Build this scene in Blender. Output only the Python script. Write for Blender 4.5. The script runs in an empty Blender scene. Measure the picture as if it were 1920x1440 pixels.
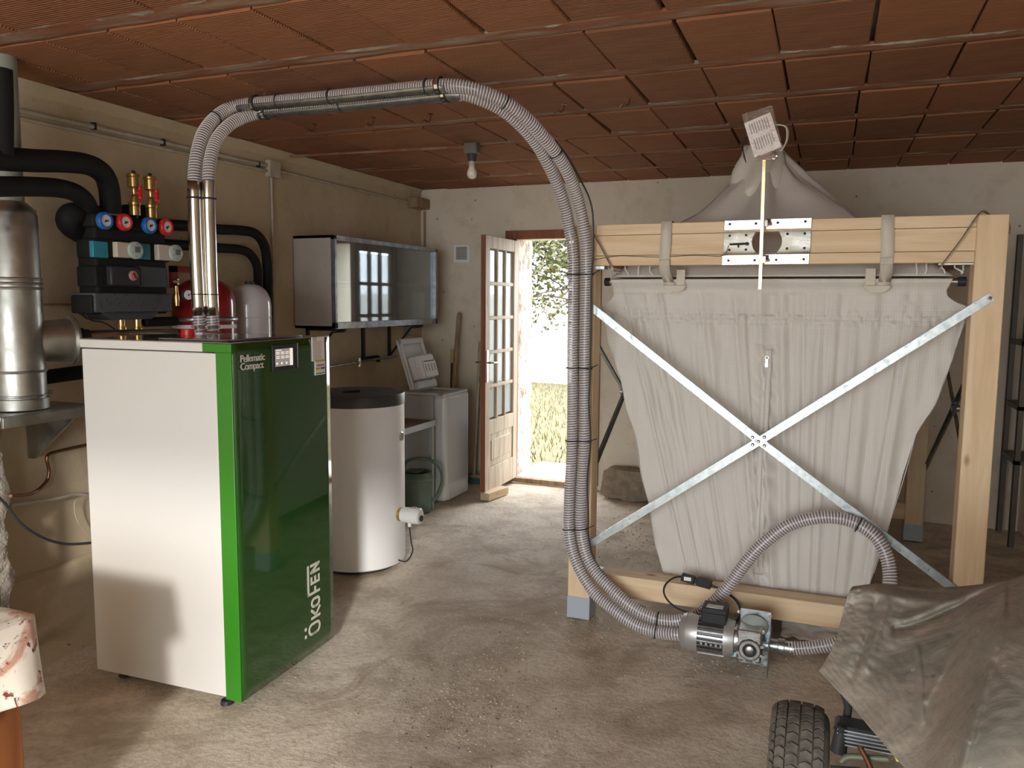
import bpy, bmesh, math, random
import numpy as np
from mathutils import Vector, Matrix, noise
random.seed(7)
sc = bpy.context.scene
COL = sc.collection
PI = math.pi
rad = math.radians

# ------------------------------------------------------------------ camera, world, sun, exposure
FPX, CAMZ = 1490.0, 1.62
_p, _r, _y = rad(6.0), rad(.45), rad(21.6)
_f = np.array([-math.sin(_y)*math.cos(_p), math.cos(_y)*math.cos(_p), -math.sin(_p)])
_r0 = np.array([math.cos(_y), math.sin(_y), 0.0]); _u0 = np.cross(_r0, _f)
_R = math.cos(_r)*_r0 + math.sin(_r)*_u0
_U = -math.sin(_r)*_r0 + math.cos(_r)*_u0
cam_data = bpy.data.cameras.new('camera'); cam = bpy.data.objects.new('camera', cam_data); COL.objects.link(cam)
cam_data.sensor_width = 36; cam_data.lens = FPX/1920*36; cam_data.clip_start = .05; cam_data.clip_end = 200
M = Matrix(((_R[0], _U[0], -_f[0], 0), (_R[1], _U[1], -_f[1], 0), (_R[2], _U[2], -_f[2], CAMZ), (0, 0, 0, 1)))
cam.matrix_world = M
sc.camera = cam
sc.view_settings.view_transform = 'Standard'; sc.view_settings.look = 'None'
sc.view_settings.gamma = 1.0; sc.view_settings.use_curve_mapping = False
sc.view_settings.exposure = 1.5
sc.cycles.use_denoising = True
sc.cycles.max_bounces = 9; sc.cycles.diffuse_bounces = 5; sc.cycles.transparent_max_bounces = 16
sc.cycles.sample_clamp_indirect = 6.0
W = bpy.data.worlds.new('overcast_sky'); sc.world = W; W.use_nodes = True
bg = W.node_tree.nodes['Background']; bg.inputs[0].default_value = (.93, .97, 1.0, 1); bg.inputs[1].default_value = 3.9
def portal(loc, rot, sx, sy):
    l = bpy.data.lights.new('portal', 'AREA'); l.shape = 'RECTANGLE'; l.size = sx; l.size_y = sy
    l.cycles.is_portal = True
    o = bpy.data.objects.new('daylight_portal', l); COL.objects.link(o); o.location = loc; o.rotation_euler = rot
portal((-1.0, -2.25, 1.16), (rad(90), 0, 0), 3.3, 2.32)
portal((-2.2, 7.0, 1.1), (rad(-90), 0, 0), .8, 2.1)
sun = bpy.data.lights.new('low_sun', 'SUN'); sun.energy = .95; sun.angle = rad(4.2); sun.color = (1, .95, .88)
so = bpy.data.objects.new('low_sun', sun); COL.objects.link(so)
so.rotation_euler = Vector((-.40, .9, -.27)).to_track_quat('-Z', 'Y').to_euler()

def ray(px, py): return _R*(px-960)/FPX - _U*(py-720)/FPX + _f
def PY(px, py, Y): d = ray(px, py); t = Y/d[1]; return Vector((d[0]*t, Y, CAMZ+d[2]*t))
def PX(px, py, X): d = ray(px, py); t = X/d[0]; return Vector((X, d[1]*t, CAMZ+d[2]*t))
def PZ(px, py, Z): d = ray(px, py); t = (Z-CAMZ)/d[2]; return Vector((d[0]*t, d[1]*t, Z))

# ------------------------------------------------------------------ materials
MATS = {}
def _new(name):
    m = bpy.data.materials.new(name); m.use_nodes = True; MATS[name] = m
    nt = m.node_tree; return m, nt, nt.nodes['Principled BSDF']
def N(nt, t, **k):
    n = nt.nodes.new(t)
    for a, b in k.items(): setattr(n, a, b)
    return n
def coords(nt, scale=(1, 1, 1), rot=(0, 0, 0)):
    t = N(nt, 'ShaderNodeTexCoord'); mp = N(nt, 'ShaderNodeMapping')
    mp.inputs['Scale'].default_value = scale; mp.inputs['Rotation'].default_value = rot
    nt.links.new(t.outputs['Object'], mp.inputs['Vector']); return mp.outputs['Vector']
def noise_n(nt, vec, scale, detail=4, rough=.6, dist=0):
    n = N(nt, 'ShaderNodeTexNoise'); n.inputs['Scale'].default_value = scale
    n.inputs['Detail'].default_value = detail; n.inputs['Roughness'].default_value = rough
    n.inputs['Distortion'].default_value = dist
    nt.links.new(vec, n.inputs['Vector']); return n.outputs['Fac']
def ramp(nt, fac, stops):
    r = N(nt, 'ShaderNodeValToRGB'); e = r.color_ramp.elements
    while len(e) < len(stops): e.new(.5)
    for el, (p, c) in zip(e, stops):
        el.position = p; el.color = (c, c, c, 1) if isinstance(c, (int, float)) else (*c, 1)
    nt.links.new(fac, r.inputs['Fac']); return r.outputs['Color']
def mix(nt, fac, a, b, mode='MIX'):
    m = N(nt, 'ShaderNodeMix', data_type='RGBA', blend_type=mode)
    for s, v in ((0, fac), (6, a), (7, b)):
        if isinstance(v, (int, float)): m.inputs[s].default_value = v
        elif isinstance(v, tuple): m.inputs[s].default_value = (*v, 1)
        else: nt.links.new(v, m.inputs[s])
    return m.outputs[2]
def bump(nt, b, h, strength=.3, dist=.01, prev=None):
    n = N(nt, 'ShaderNodeBump'); n.inputs['Strength'].default_value = strength; n.inputs['Distance'].default_value = dist
    nt.links.new(h, n.inputs['Height'])
    if prev is not None: nt.links.new(prev, n.inputs['Normal'])
    nt.links.new(n.outputs['Normal'], b.inputs['Normal']); return n.outputs['Normal']
def pm(name, col, rough=.5, metal=0, var=None, vs=4, bs=None, bst=.2, bd=.004, stretch=(1, 1, 1), coat=0, lo=.35, hi=.65, rvar=0):
    if name in MATS: return MATS[name]
    m, nt, b = _new(name)
    b.inputs['Roughness'].default_value = rough; b.inputs['Metallic'].default_value = metal
    b.inputs['Coat Weight'].default_value = coat
    b.inputs['Base Color'].default_value = (*col, 1)
    if var or bs or rvar: v = coords(nt, stretch)
    if var:
        f = ramp(nt, noise_n(nt, v, vs, 6), [(lo, 0), (hi, 1)])
        nt.links.new(mix(nt, f, col, var), b.inputs['Base Color'])
    if rvar:
        f = noise_n(nt, v, vs*1.7, 5); r = ramp(nt, f, [(.3, max(0, rough-rvar)), (.7, min(1, rough+rvar))])
        nt.links.new(r, b.inputs['Roughness'])
    if bs: bump(nt, b, noise_n(nt, v, bs, 5), bst, bd)
    return m

def m_plaster(name, c1, c2, c3):
    m, nt, b = _new(name); v = coords(nt)
    big = noise_n(nt, v, .9, 5, .6, .4); mid = noise_n(nt, v, 6, 6); fine = noise_n(nt, v, 70, 4)
    c = mix(nt, ramp(nt, big, [(.35, 0), (.7, 1)]), c1, c2)
    c = mix(nt, ramp(nt, mid, [(.52, 0), (.75, .5)]), c, c3)
    sp = N(nt, 'ShaderNodeTexVoronoi'); sp.inputs['Scale'].default_value = 7; nt.links.new(v, sp.inputs['Vector'])
    c = mix(nt, ramp(nt, sp.outputs['Distance'], [(.03, .8), (.075, 0)]), c, (.10, .075, .05))
    nt.links.new(c, b.inputs['Base Color']); b.inputs['Roughness'].default_value = .93
    n1 = bump(nt, b, mid, .35, .015); bump(nt, b, fine, .35, .004, n1); return m
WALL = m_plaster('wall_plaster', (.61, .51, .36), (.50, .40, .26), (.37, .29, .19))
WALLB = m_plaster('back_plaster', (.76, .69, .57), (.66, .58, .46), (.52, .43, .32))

def m_floor():
    m, nt, b = _new('worn_concrete'); v = coords(nt)
    big = noise_n(nt, v, .8, 6, .6, .6); mid = noise_n(nt, v, 4, 8, .65, .3); fine = noise_n(nt, v, 45, 6, .7); gr = noise_n(nt, v, 160, 3, .7)
    c = mix(nt, ramp(nt, big, [(.32, 0), (.68, 1)]), (.84, .75, .63), (.68, .585, .47))
    c = mix(nt, ramp(nt, mid, [(.45, 0), (.72, .8)]), c, (.46, .385, .305))
    c = mix(nt, ramp(nt, mid, [(.28, .8), (.40, 0)]), c, (.80, .72, .62))
    pat = noise_n(nt, v, 1.7, 7, .68, 1.2)
    c = mix(nt, ramp(nt, pat, [(.48, 0), (.62, .8)]), c, (.40, .32, .23))
    c = mix(nt, ramp(nt, fine, [(.45, 0), (.70, .5)]), c, (.34, .26, .18))
    c = mix(nt, ramp(nt, gr, [(.55, 0), (.75, .5)]), c, (.50, .43, .34))
    nt.links.new(c, b.inputs['Base Color']); b.inputs['Roughness'].default_value = .8
    nt.links.new(ramp(nt, mid, [(.3, .6), (.6, .9)]), b.inputs['Roughness'])
    n1 = bump(nt, b, mid, .5, .03); bump(nt, b, fine, .9, .008, n1); return m
FLOOR = m_floor()

def m_tile():
    m, nt, b = _new('terracotta'); v = coords(nt); vs = coords(nt, (1.2, 14, 1))
    oi = N(nt, 'ShaderNodeObjectInfo')
    c = mix(nt, oi.outputs['Random'], (.29, .112, .044), (.185, .072, .032))
    c = mix(nt, ramp(nt, noise_n(nt, vs, 3, 5), [(.4, 0), (.75, .7)]), c, (.36, .15, .075))
    c = mix(nt, ramp(nt, noise_n(nt, v, 2.5, 6), [(.5, 0), (.72, .6)]), c, (.16, .075, .045))
    nt.links.new(c, b.inputs['Base Color']); b.inputs['Roughness'].default_value = .85
    w = N(nt, 'ShaderNodeTexWave', bands_direction='Y'); w.inputs['Scale'].default_value = 22; w.inputs['Distortion'].default_value = .4
    nt.links.new(v, w.inputs['Vector']); n1 = bump(nt, b, w.outputs['Fac'], .8, .004)
    bump(nt, b, noise_n(nt, vs, 14, 5), .3, .004, n1); return m
TILE = m_tile()
JOIST = pm('clay_joist', (.27, .10, .05), .9, var=(.34, .27, .20), vs=3.5, bs=30, bst=.6, stretch=(1, 5, 1), lo=.42, hi=.66)
MORTAR = pm('mortar', (.40, .36, .30), .95, var=(.28, .24, .19), vs=12, bs=50, bst=.6)

def m_wood(name, axis, c1=(.74, .58, .38), c2=(.63, .45, .26), rough=.55, knots=True):
    m, nt, b = _new(name); s = [9, 9, 9]; s[axis] = .7
    v = coords(nt, tuple(s)); v2 = coords(nt, tuple(x*.33 if i != axis else 1.4 for i, x in enumerate(s)))
    oi = N(nt, 'ShaderNodeObjectInfo'); off = N(nt, 'ShaderNodeVectorMath', operation='SCALE')
    ad = N(nt, 'ShaderNodeVectorMath', operation='ADD'); cx = N(nt, 'ShaderNodeCombineXYZ')
    for i in range(3): nt.links.new(oi.outputs['Random'], cx.inputs[i])
    nt.links.new(cx.outputs[0], off.inputs[0]); off.inputs['Scale'].default_value = 17
    nt.links.new(v, ad.inputs[0]); nt.links.new(off.outputs[0], ad.inputs[1])
    g = noise_n(nt, ad.outputs[0], 2.6, 5, .55, .6)
    c = mix(nt, ramp(nt, g, [(.36, 0), (.66, 1)]), c1, c2)
    if knots:
        k = N(nt, 'ShaderNodeTexVoronoi'); k.inputs['Scale'].default_value = 2.5; nt.links.new(v2, k.inputs['Vector'])
        c = mix(nt, ramp(nt, k.outputs['Distance'], [(.05, 1), (.13, 0)]), c, (.30, .15, .06))
    nt.links.new(c, b.inputs['Base Color']); b.inputs['Roughness'].default_value = rough
    bump(nt, b, g, .12, .003); return m
PINE = [m_wood('pine_lengthwise', 0), m_wood('pine_depthwise', 1), m_wood('pine_upright', 2)]
OLDWOOD = m_wood('weathered_wood', 2, (.42, .30, .19), (.22, .14, .08), .8, False)
DOORWOOD = m_wood('worn_door_paint', 2, (.56, .48, .38), (.40, .29, .19), .6, False)
REDWOOD = m_wood('reddish_wood', 2, (.30, .10, .05), (.20, .065, .03), .5, False)
ORANGE = m_wood('orange_varnish', 2, (.26, .09, .025), (.16, .05, .013), .35, False)

STEEL = pm('galvanised_steel', (.46, .50, .50), .36, 1, var=(.32, .36, .37), vs=30, rvar=.12, bs=60, bst=.08)
ZINC = pm('bright_zinc', (.53, .51, .46), .3, 1, var=(.45, .42, .34), vs=9, rvar=.08)
INOX = pm('stainless_tube', (.60, .57, .52), .2, 1, rvar=.05, vs=6)
CHROME = pm('chrome', (.85, .85, .85), .1, 1)
FLUEM = pm('flue_steel', (.50, .51, .48), .42, 1, var=(.36, .36, .33), vs=7, rvar=.14, bs=18, bst=.1)
ALU = pm('cast_aluminium', (.50, .50, .49), .4, 1, var=(.36, .36, .35), vs=40, bs=90, bst=.15)
FANC = pm('silver_paint', (.46, .45, .44), .38, .6)
BRASS = pm('brass', (.70, .50, .22), .3, 1, var=(.5, .33, .12), vs=20)
COPPER = pm('copper', (.26, .125, .08), .4, 1, var=(.25, .12, .07), vs=14)
BLACK = pm('black_foam', (.012, .012, .012), .75, bs=120, bst=.3, bd=.002)
BLACKP = pm('black_plastic', (.03, .03, .032), .42)
DARKG = pm('charcoal_plastic', (.055, .058, .062), .5, bs=140, bst=.25, bd=.002)
DARKSP = pm('speckled_charcoal', (.075, .08, .085), .6, var=(.03, .03, .03), vs=60, lo=.55, hi=.7)
GREYP = pm('grey_plastic', (.33, .36, .38), .5)
PVC = pm('grey_pvc', (.36, .40, .45), .45)
OFFW = pm('offwhite_pvc', (.55, .50, .42), .5, var=(.42, .37, .29), vs=9)
WHITEP = pm('white_plastic', (.80, .82, .82), .35)
BOILW = pm('boiler_white_enamel', (.62, .61, .585), .3, bs=500, bst=.05, bd=.001)
TANKW = pm('white_foil_jacket', (.84, .85, .87), .38, bs=4, bst=.08, bd=.01)
GREEN = pm('bright_green_enamel', (.03, .19, .012), .3)
GREENG = pm('gloss_green_panel', (.012, .06, .008), .07, coat=.6, bs=2.2, bst=.04, bd=.02)
RED = pm('red_enamel', (.25, .008, .012), .18, coat=.5)
REDP = pm('red_plastic', (.65, .02, .02), .35)
BLUEP = pm('blue_plastic', (.02, .13, .42), .35)
TEAL = pm('teal_plastic', (.02, .22, .30), .4)
GREYV = pm('light_grey_enamel', (.62, .60, .64), .2, coat=.4)
TOPG = pm('boiler_top_sheet', (.40, .41, .42), .1, .85, rvar=.04)
PAPER = pm('paper', (.86, .80, .78), .7)
RUBBER = pm('dusty_rubber', (.085, .075, .06), .85, var=(.17, .15, .12), vs=22, bs=70, bst=.4)
TARP = None
def m_tarp():
    m, nt, b = _new('dusty_tarp'); v = coords(nt)
    n1, n2, n3 = noise_n(nt, v, 3.2, 7, .65, .8), noise_n(nt, v, 12, 6, .7), noise_n(nt, v, 45, 3)
    c = mix(nt, ramp(nt, n1, [(.38, 0), (.62, 1)]), (.33, .29, .235), (.20, .195, .16))
    c = mix(nt, ramp(nt, n2, [(.5, 0), (.75, .7)]), c, (.42, .36, .30))
    c = mix(nt, ramp(nt, n2, [(.27, .8), (.38, 0)]), c, (.10, .095, .08))
    sp = N(nt, 'ShaderNodeTexVoronoi'); sp.inputs['Scale'].default_value = 13; nt.links.new(v, sp.inputs['Vector'])
    c = mix(nt, ramp(nt, sp.outputs['Distance'], [(.05, .8), (.1, 0)]), c, (.50, .46, .40))
    nt.links.new(c, b.inputs['Base Color']); b.inputs['Roughness'].default_value = .7
    a = bump(nt, b, n1, .35, .03); bump(nt, b, n3, .2, .003, a); return m
TARP = m_tarp()
def m_cloth(name, col, trans=.25):
    m, nt, b = _new(name); v = coords(nt)
    b.inputs['Roughness'].default_value = .55; b.inputs['Base Color'].default_value = (*col, 1)
    b.inputs['Sheen Weight'].default_value = .15
    hs = []
    for ax in 'XZ':
        w = N(nt, 'ShaderNodeTexWave', bands_direction=ax); w.inputs['Scale'].default_value = 28
        nt.links.new(v, w.inputs['Vector']); hs.append(ramp(nt, w.outputs['Fac'], [(.82, 0), (.97, 1)]))
    g = mix(nt, 1.0, hs[0], hs[1], 'LIGHTEN')
    nt.links.new(mix(nt, g, col, tuple(x*.90 for x in col)), b.inputs['Base Color'])
    a = bump(nt, b, g, .15, .002)
    vs = coords(nt, (1, 1, .12)); bump(nt, b, noise_n(nt, vs, 16, 5), .35, .012, a)
    tr = N(nt, 'ShaderNodeBsdfTranslucent'); tr.inputs[0].default_value = (*col, 1)
    mx = N(nt, 'ShaderNodeMixShader'); mx.inputs[0].default_value = trans
    out = nt.nodes['Material Output']
    nt.links.new(b.outputs[0], mx.inputs[1]); nt.links.new(tr.outputs[0], mx.inputs[2]); nt.links.new(mx.outputs[0], out.inputs[0])
    return m
SACK = m_cloth('sack_fabric', (.80, .765, .71))
SACKR = m_cloth('roof_fabric', (.90, .85, .77), .3)
WEB = pm('webbing', (.60, .55, .47), .8, bs=300, bst=.3, bd=.001)
def m_clear(name, col, tf, rough=.1, metal=0, thin_gloss=.5):
    m, nt, b = _new(name); b.inputs['Base Color'].default_value = (*col, 1); b.inputs['Roughness'].default_value = rough
    b.inputs['Metallic'].default_value = metal
    tr = N(nt, 'ShaderNodeBsdfTransparent'); mx = N(nt, 'ShaderNodeMixShader')
    fr = N(nt, 'ShaderNodeLayerWeight'); fr.inputs['Blend'].default_value = thin_gloss
    inv = N(nt, 'ShaderNodeMath', operation='MULTIPLY_ADD'); nt.links.new(fr.outputs['Facing'], inv.inputs[0])
    inv.inputs[1].default_value = -tf; inv.inputs[2].default_value = tf
    nt.links.new(inv.outputs[0], mx.inputs[0])
    nt.links.new(b.outputs[0], mx.inputs[1]); nt.links.new(tr.outputs[0], mx.inputs[2])
    nt.links.new(mx.outputs[0], nt.nodes['Material Output'].inputs[0]); return m
for _n in ('black_foam', 'black_plastic', 'charcoal_plastic', 'speckled_charcoal'): MATS[_n].node_tree.nodes['Principled BSDF'].inputs['Specular IOR Level'].default_value = .22
HOSEC = m_clear('clear_hose_wall', (.27, .24, .255), .42, .14)
HOSER = pm('hose_spiral', (.74, .69, .68), .3)
GLASS = m_clear('pane_glass', (.55, .6, .62), .93, .03)
GLASSD = m_clear('hazed_glass', (.50, .56, .60), .62, .04, .75, .35)  # pale bluish base paints a light haze into the cabinet panes to brighten them
BAGPL = m_clear('clear_bag', (.8, .72, .66), .9, .08)
DUSTP = pm('cabinet_paint', (.50, .46, .42), .45, var=(.40, .36, .31), vs=3)
EDGEM = pm('cabinet_alu_edge', (.42, .46, .52), .35, .8, var=(.25, .27, .3), vs=18)
CINDER = pm('concrete_block', (.32, .26, .19), .95, var=(.20, .155, .11), vs=14, bs=60, bst=.9, bd=.01)
STONE = pm('rough_stone', (.50, .46, .40), .95, var=(.32, .28, .23), vs=9, bs=16, bst=1, bd=.03)
def m_emit(name, col, s):
    m, nt, b = _new(name); b.inputs['Base Color'].default_value = (*col, 1)
    b.inputs['Emission Color'].default_value = (*col, 1); b.inputs['Emission Strength'].default_value = s; return m
SCREEN = m_emit('display_glow', (.36, .33, .32), .16)
SCREENW = m_emit('display_white', (.80, .74, .66), .28)

# ------------------------------------------------------------------ mesh building
ORG = {}
class MB:
    def __init__(s): s.v = []; s.f = []
    def add(s, vs, fs):
        o = len(s.v); s.v += [Vector(x) for x in vs]; s.f += [tuple(i+o for i in f) for f in fs]; return s
    def box(s, a, b, rot=None, piv=None):
        (x0, y0, z0), (x1, y1, z1) = a, b
        vs = [Vector(p) for p in ((x0, y0, z0), (x1, y0, z0), (x1, y1, z0), (x0, y1, z0), (x0, y0, z1), (x1, y0, z1), (x1, y1, z1), (x0, y1, z1))]
        if rot is not None:
            c = Vector(piv) if piv is not None else sum(vs, Vector())/8
            vs = [c+rot@(p-c) for p in vs]
        return s.add(vs, [(0, 3, 2, 1), (4, 5, 6, 7), (0, 1, 5, 4), (1, 2, 6, 5), (2, 3, 7, 6), (3, 0, 4, 7)])
    def cbox(s, c, sz, rot=None):
        c = Vector(c); h = Vector(sz)/2; return s.box(c-h, c+h, rot)
    def bar(s, p0, p1, w, h, up=(0, 0, 1)):
        p0, p1 = Vector(p0), Vector(p1); d = (p1-p0).normalized(); a = d.cross(Vector(up))
        if a.length < 1e-4: a = d.cross(Vector((1, 0, 0)))
        a.normalize(); b = a.cross(d)
        q = [p+a*i*w/2+b*j*h/2 for p in (p0, p1) for i, j in ((-1, -1), (1, -1), (1, 1), (-1, 1))]
        return s.add(q, [(0, 3, 2, 1), (4, 5, 6, 7), (0, 1, 5, 4), (1, 2, 6, 5), (2, 3, 7, 6), (3, 0, 4, 7)])
    def frame(s, d):
        d = Vector(d).normalized(); a = d.orthogonal().normalized(); return a, d.cross(a)
    def cyl(s, p0, p1, r, n=24, r2=None, caps=True):
        return s.lathe(p0, p1, [(0, r), (1, r if r2 is None else r2)], n, caps)
    def lathe(s, p0, p1, prof, n=32, caps=True):
        # prof: (t along p0->p1, radius)
        p0, p1 = Vector(p0), Vector(p1); a, b = s.frame(p1-p0); o = len(s.v); k = len(prof)
        for t, r in prof:
            c = p0.lerp(p1, t)
            for i in range(n):
                th = 2*PI*i/n; s.v.append(c+(a*math.cos(th)+b*math.sin(th))*r)
        for j in range(k-1):
            for i in range(n):
                i2 = (i+1) % n; s.f.append((o+j*n+i, o+j*n+i2, o+(j+1)*n+i2, o+(j+1)*n+i))
        if caps:
            s.f.append(tuple(o+i for i in reversed(range(n)))); s.f.append(tuple(o+(k-1)*n+i for i in range(n)))
        return s
    def tube(s, pts, r, n=12, a0=None, a1=None, up=None, caps=True):
        # swept tube with parallel transport; with a0,a1 an open trough around `up`
        pts = [Vector(p) for p in pts]; o = len(s.v); m = len(pts)
        T = [(pts[min(i+1, m-1)]-pts[max(i-1, 0)]).normalized() for i in range(m)]
        ref = Vector(up) if up is not None else T[0].orthogonal()
        arc = a0 is not None
        for i in range(m):
            ref = (ref-T[i]*ref.dot(T[i])).normalized(); b = T[i].cross(ref)
            rr = r(i/(m-1)) if callable(r) else r
            for k in range(n):
                th = (a0+(a1-a0)*k/(n-1)) if arc else 2*PI*k/n
                s.v.append(pts[i]+(ref*math.cos(th)+b*math.sin(th))*rr)
        for j in range(m-1):
            for k in range(n-1 if arc else n):
                k2 = (k+1) % n; s.f.append((o+j*n+k, o+j*n+k2, o+(j+1)*n+k2, o+(j+1)*n+k))
        if not arc and caps:
            s.f.append(tuple(o+i for i in reversed(range(n)))); s.f.append(tuple(o+(m-1)*n+i for i in range(n)))
        return s
    def sphere(s, c, r, n=24, m=14, sc_=(1, 1, 1)):
        o = len(s.v); c = Vector(c)
        for j in range(m+1):
            ph = PI*j/m
            for i in range(n):
                th = 2*PI*i/n; s.v.append(c+Vector((math.sin(ph)*math.cos(th)*sc_[0], math.sin(ph)*math.sin(th)*sc_[1], math.cos(ph)*sc_[2]))*r)
        for j in range(m):
            for i in range(n):
                i2 = (i+1) % n; s.f.append((o+j*n+i, o+(j+1)*n+i, o+(j+1)*n+i2, o+j*n+i2))
        return s
    def ring(s, c, d, R, r, n=28, m=8):
        a, b = s.frame(d); c = Vector(c); d = Vector(d).normalized(); o = len(s.v)
        for i in range(n):
            th = 2*PI*i/n; e = a*math.cos(th)+b*math.sin(th)
            for j in range(m):
                ph = 2*PI*j/m; s.v.append(c+e*(R+r*math.cos(ph))+d*r*math.sin(ph))
        for i in range(n):
            for j in range(m):
                i2, j2 = (i+1) % n, (j+1) % m; s.f.append((o+i*m+j, o+i2*m+j, o+i2*m+j2, o+i*m+j2))
        return s
    def prism(s, poly, ext):
        ext = Vector(ext); n = len(poly); ps = [Vector(p) for p in poly]; o = len(s.v)
        s.v += ps+[p+ext for p in ps]
        s.f.append(tuple(o+i for i in range(n))); s.f.append(tuple(o+n+i for i in reversed(range(n))))
        for i in range(n): s.f.append((o+i, o+n+i, o+n+(i+1) % n, o+(i+1) % n))
        return s
    def grid(s, fn, nu, nv):
        o = len(s.v)
        for i in range(nu+1):
            for j in range(nv+1): s.v.append(Vector(fn(i/nu, j/nv)))
        for i in range(nu):
            for j in range(nv): a = o+i*(nv+1)+j; s.f.append((a, a+nv+1, a+nv+2, a+1))
        return s
    def build(s, name, mat, parent=None, bevel=0, sharp=35, seg=2, solid=0, flat=False):
        org = ORG.get(parent.name, Vector()) if parent else getattr(s, 'org', Vector())
        me = bpy.data.meshes.new(name); me.from_pydata([tuple(p-org) for p in s.v], [], s.f)
        bm = bmesh.new(); bm.from_mesh(me); bmesh.ops.recalc_face_normals(bm, faces=bm.faces) if not getattr(s, 'keep', False) else None
        bm.to_mesh(me); bm.free()
        if not flat:
            me.polygons.foreach_set('use_smooth', [True]*len(me.polygons)); me.set_sharp_from_angle(angle=rad(sharp))
        me.materials.append(mat); o = bpy.data.objects.new(name, me); COL.objects.link(o)
        if parent: o.parent = parent; ORG[o.name] = org
        else: o.location = org; ORG[o.name] = org
        if solid: md = o.modifiers.new('t', 'SOLIDIFY'); md.thickness = solid; md.offset = 0
        if bevel: md = o.modifiers.new('b', 'BEVEL'); md.width = bevel; md.segments = seg; md.limit_method = 'ANGLE'; md.angle_limit = rad(40); md.harden_normals = False
        return o
def thing(name, label, cat, loc, group=None):
    o = bpy.data.objects.new(name, None); COL.objects.link(o); o.empty_display_size = .05
    o.location = loc; ORG[o.name] = Vector(loc); o['label'] = label; o['category'] = cat
    if group: o['group'] = group
    return o
def tag(o, label, cat, group=None, kind=None):
    o['label'] = label; o['category'] = cat
    if group: o['group'] = group
    if kind: o['kind'] = kind
    return o
def one(mb, name, mat, label, cat, group=None, **k):
    mb.org = sum(mb.v, Vector())/len(mb.v); mb.org.z = min(p.z for p in mb.v)
    return tag(mb.build(name, mat, None, **k), label, cat, group)
def struct(o): o['kind'] = 'structure'; return o
def dup(root, off, **props):
    r = root.copy(); COL.objects.link(r); r.location = root.location+Vector(off)
    for k, v in props.items(): r[k] = v
    for ch in list(root.children):
        c = ch.copy(); COL.objects.link(c); c.parent = r
        for g in ch.children: d = g.copy(); COL.objects.link(d); d.parent = c
    return r
def spline(pts, n=10):
    pts = [Vector(p) for p in pts]; out = []
    for i in range(len(pts)-1):
        p0, p1, p2, p3 = pts[max(i-1, 0)], pts[i], pts[i+1], pts[min(i+2, len(pts)-1)]
        for k in range(n):
            t = k/n; out.append(.5*((2*p1)+(p2-p0)*t+(2*p0-5*p1+4*p2-p3)*t*t+(3*p1-p0-3*p2+p3)*t**3))
    return out+[pts[-1]]
def resample(pts, step):
    out = [pts[0]]; acc = 0
    for a, b in zip(pts, pts[1:]):
        L = (b-a).length
        while acc+L >= step:
            t = (step-acc)/L; a = a.lerp(b, t); out.append(a); L = (b-a).length; acc = 0
        acc += L
    return out
def text_mesh(txt, size, name, mat, parent, origin, xdir, ydir, depth=.001, bold=0, align='LEFT', spacing=1, linesp=.95):
    cu = bpy.data.curves.new(name, 'FONT'); cu.body = txt; cu.size = size; cu.extrude = depth; cu.offset = bold
    cu.align_x = align; cu.space_character = spacing; cu.space_line = linesp
    t = bpy.data.objects.new(name, cu); COL.objects.link(t)
    me = bpy.data.meshes.new_from_object(t.evaluated_get(bpy.context.evaluated_depsgraph_get()))
    bpy.data.objects.remove(t)
    xd, yd = Vector(xdir).normalized(), Vector(ydir).normalized(); zd = xd.cross(yd); org = ORG[parent.name]
    for v in me.vertices: p = v.co.copy(); v.co = Vector(origin)+xd*p.x+yd*p.y+zd*p.z-org
    me.materials.clear(); me.materials.append(mat); me.name = name
    o = bpy.data.objects.new(name, me); COL.objects.link(o); o.parent = parent; ORG[o.name] = org; return o
def zrot(a): return Matrix.Rotation(a, 3, 'Z')

exec_parts = []
# ================================================================== SETTING
XL, YB, ZC = -3.5, 6.55, 2.61
XR, YF = 1.95, -2.25
DX0, DX1, DZ = -2.585, -1.845, 2.17       # back door opening
struct(MB().grid(lambda u, v: (XL-.15+(XR-XL+.3)*u, YF-.1+(YB-YF+.1)*v, .006*noise.noise(Vector((u*9, v*12, 0)))-.006), 80, 100).build('floor', FLOOR))
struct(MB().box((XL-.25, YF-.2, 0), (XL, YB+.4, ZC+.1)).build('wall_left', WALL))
wb = MB(); wb.box((XL-.05, YB, -.05), (DX0, YB+.42, ZC+.1)); wb.box((DX1, YB, -.05), (XR+.1, YB+.42, ZC+.1)); wb.box((DX0, YB, DZ), (DX1, YB+.42, ZC+.1))
struct(wb.build('wall_back', WALLB))
struct(MB().box((XR, YF-.2, 0), (XR+.2, YB+.4, ZC+.1)).build('wall_right', WALLB))
wf = MB(); wf.box((XL, YF-.2, 0), (-2.65, YF, ZC+.1)); wf.box((.65, YF-.2, 0), (XR, YF, ZC+.1)); wf.box((-2.65, YF-.2, 2.32), (.65, YF, ZC+.1))
struct(wf.build('wall_front', WALLB))
# low plinth along the left wall and foundation ledge
def ledge(u, v):
    y = 1.4+1.6*u; prof = [(-3.5, .30), (-3.47, .29), (-3.40, .07), (-3.30, .02), (-3.14, -.01)]
    k = v*4; i = min(int(k), 3); t = k-i; x = prof[i][0]*(1-t)+prof[i+1][0]*t; z = prof[i][1]*(1-t)+prof[i+1][1]*t
    w = noise.noise(Vector((y*3, v*4, 1)))*.018; return (x+w, y, z+w)
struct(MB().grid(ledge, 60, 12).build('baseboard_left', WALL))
# pillar in the back right corner region
struct(MB().box((1.335, 6.2, 0), (1.5, YB, ZC)).build('trim_3', WALLB, bevel=.01))
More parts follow.
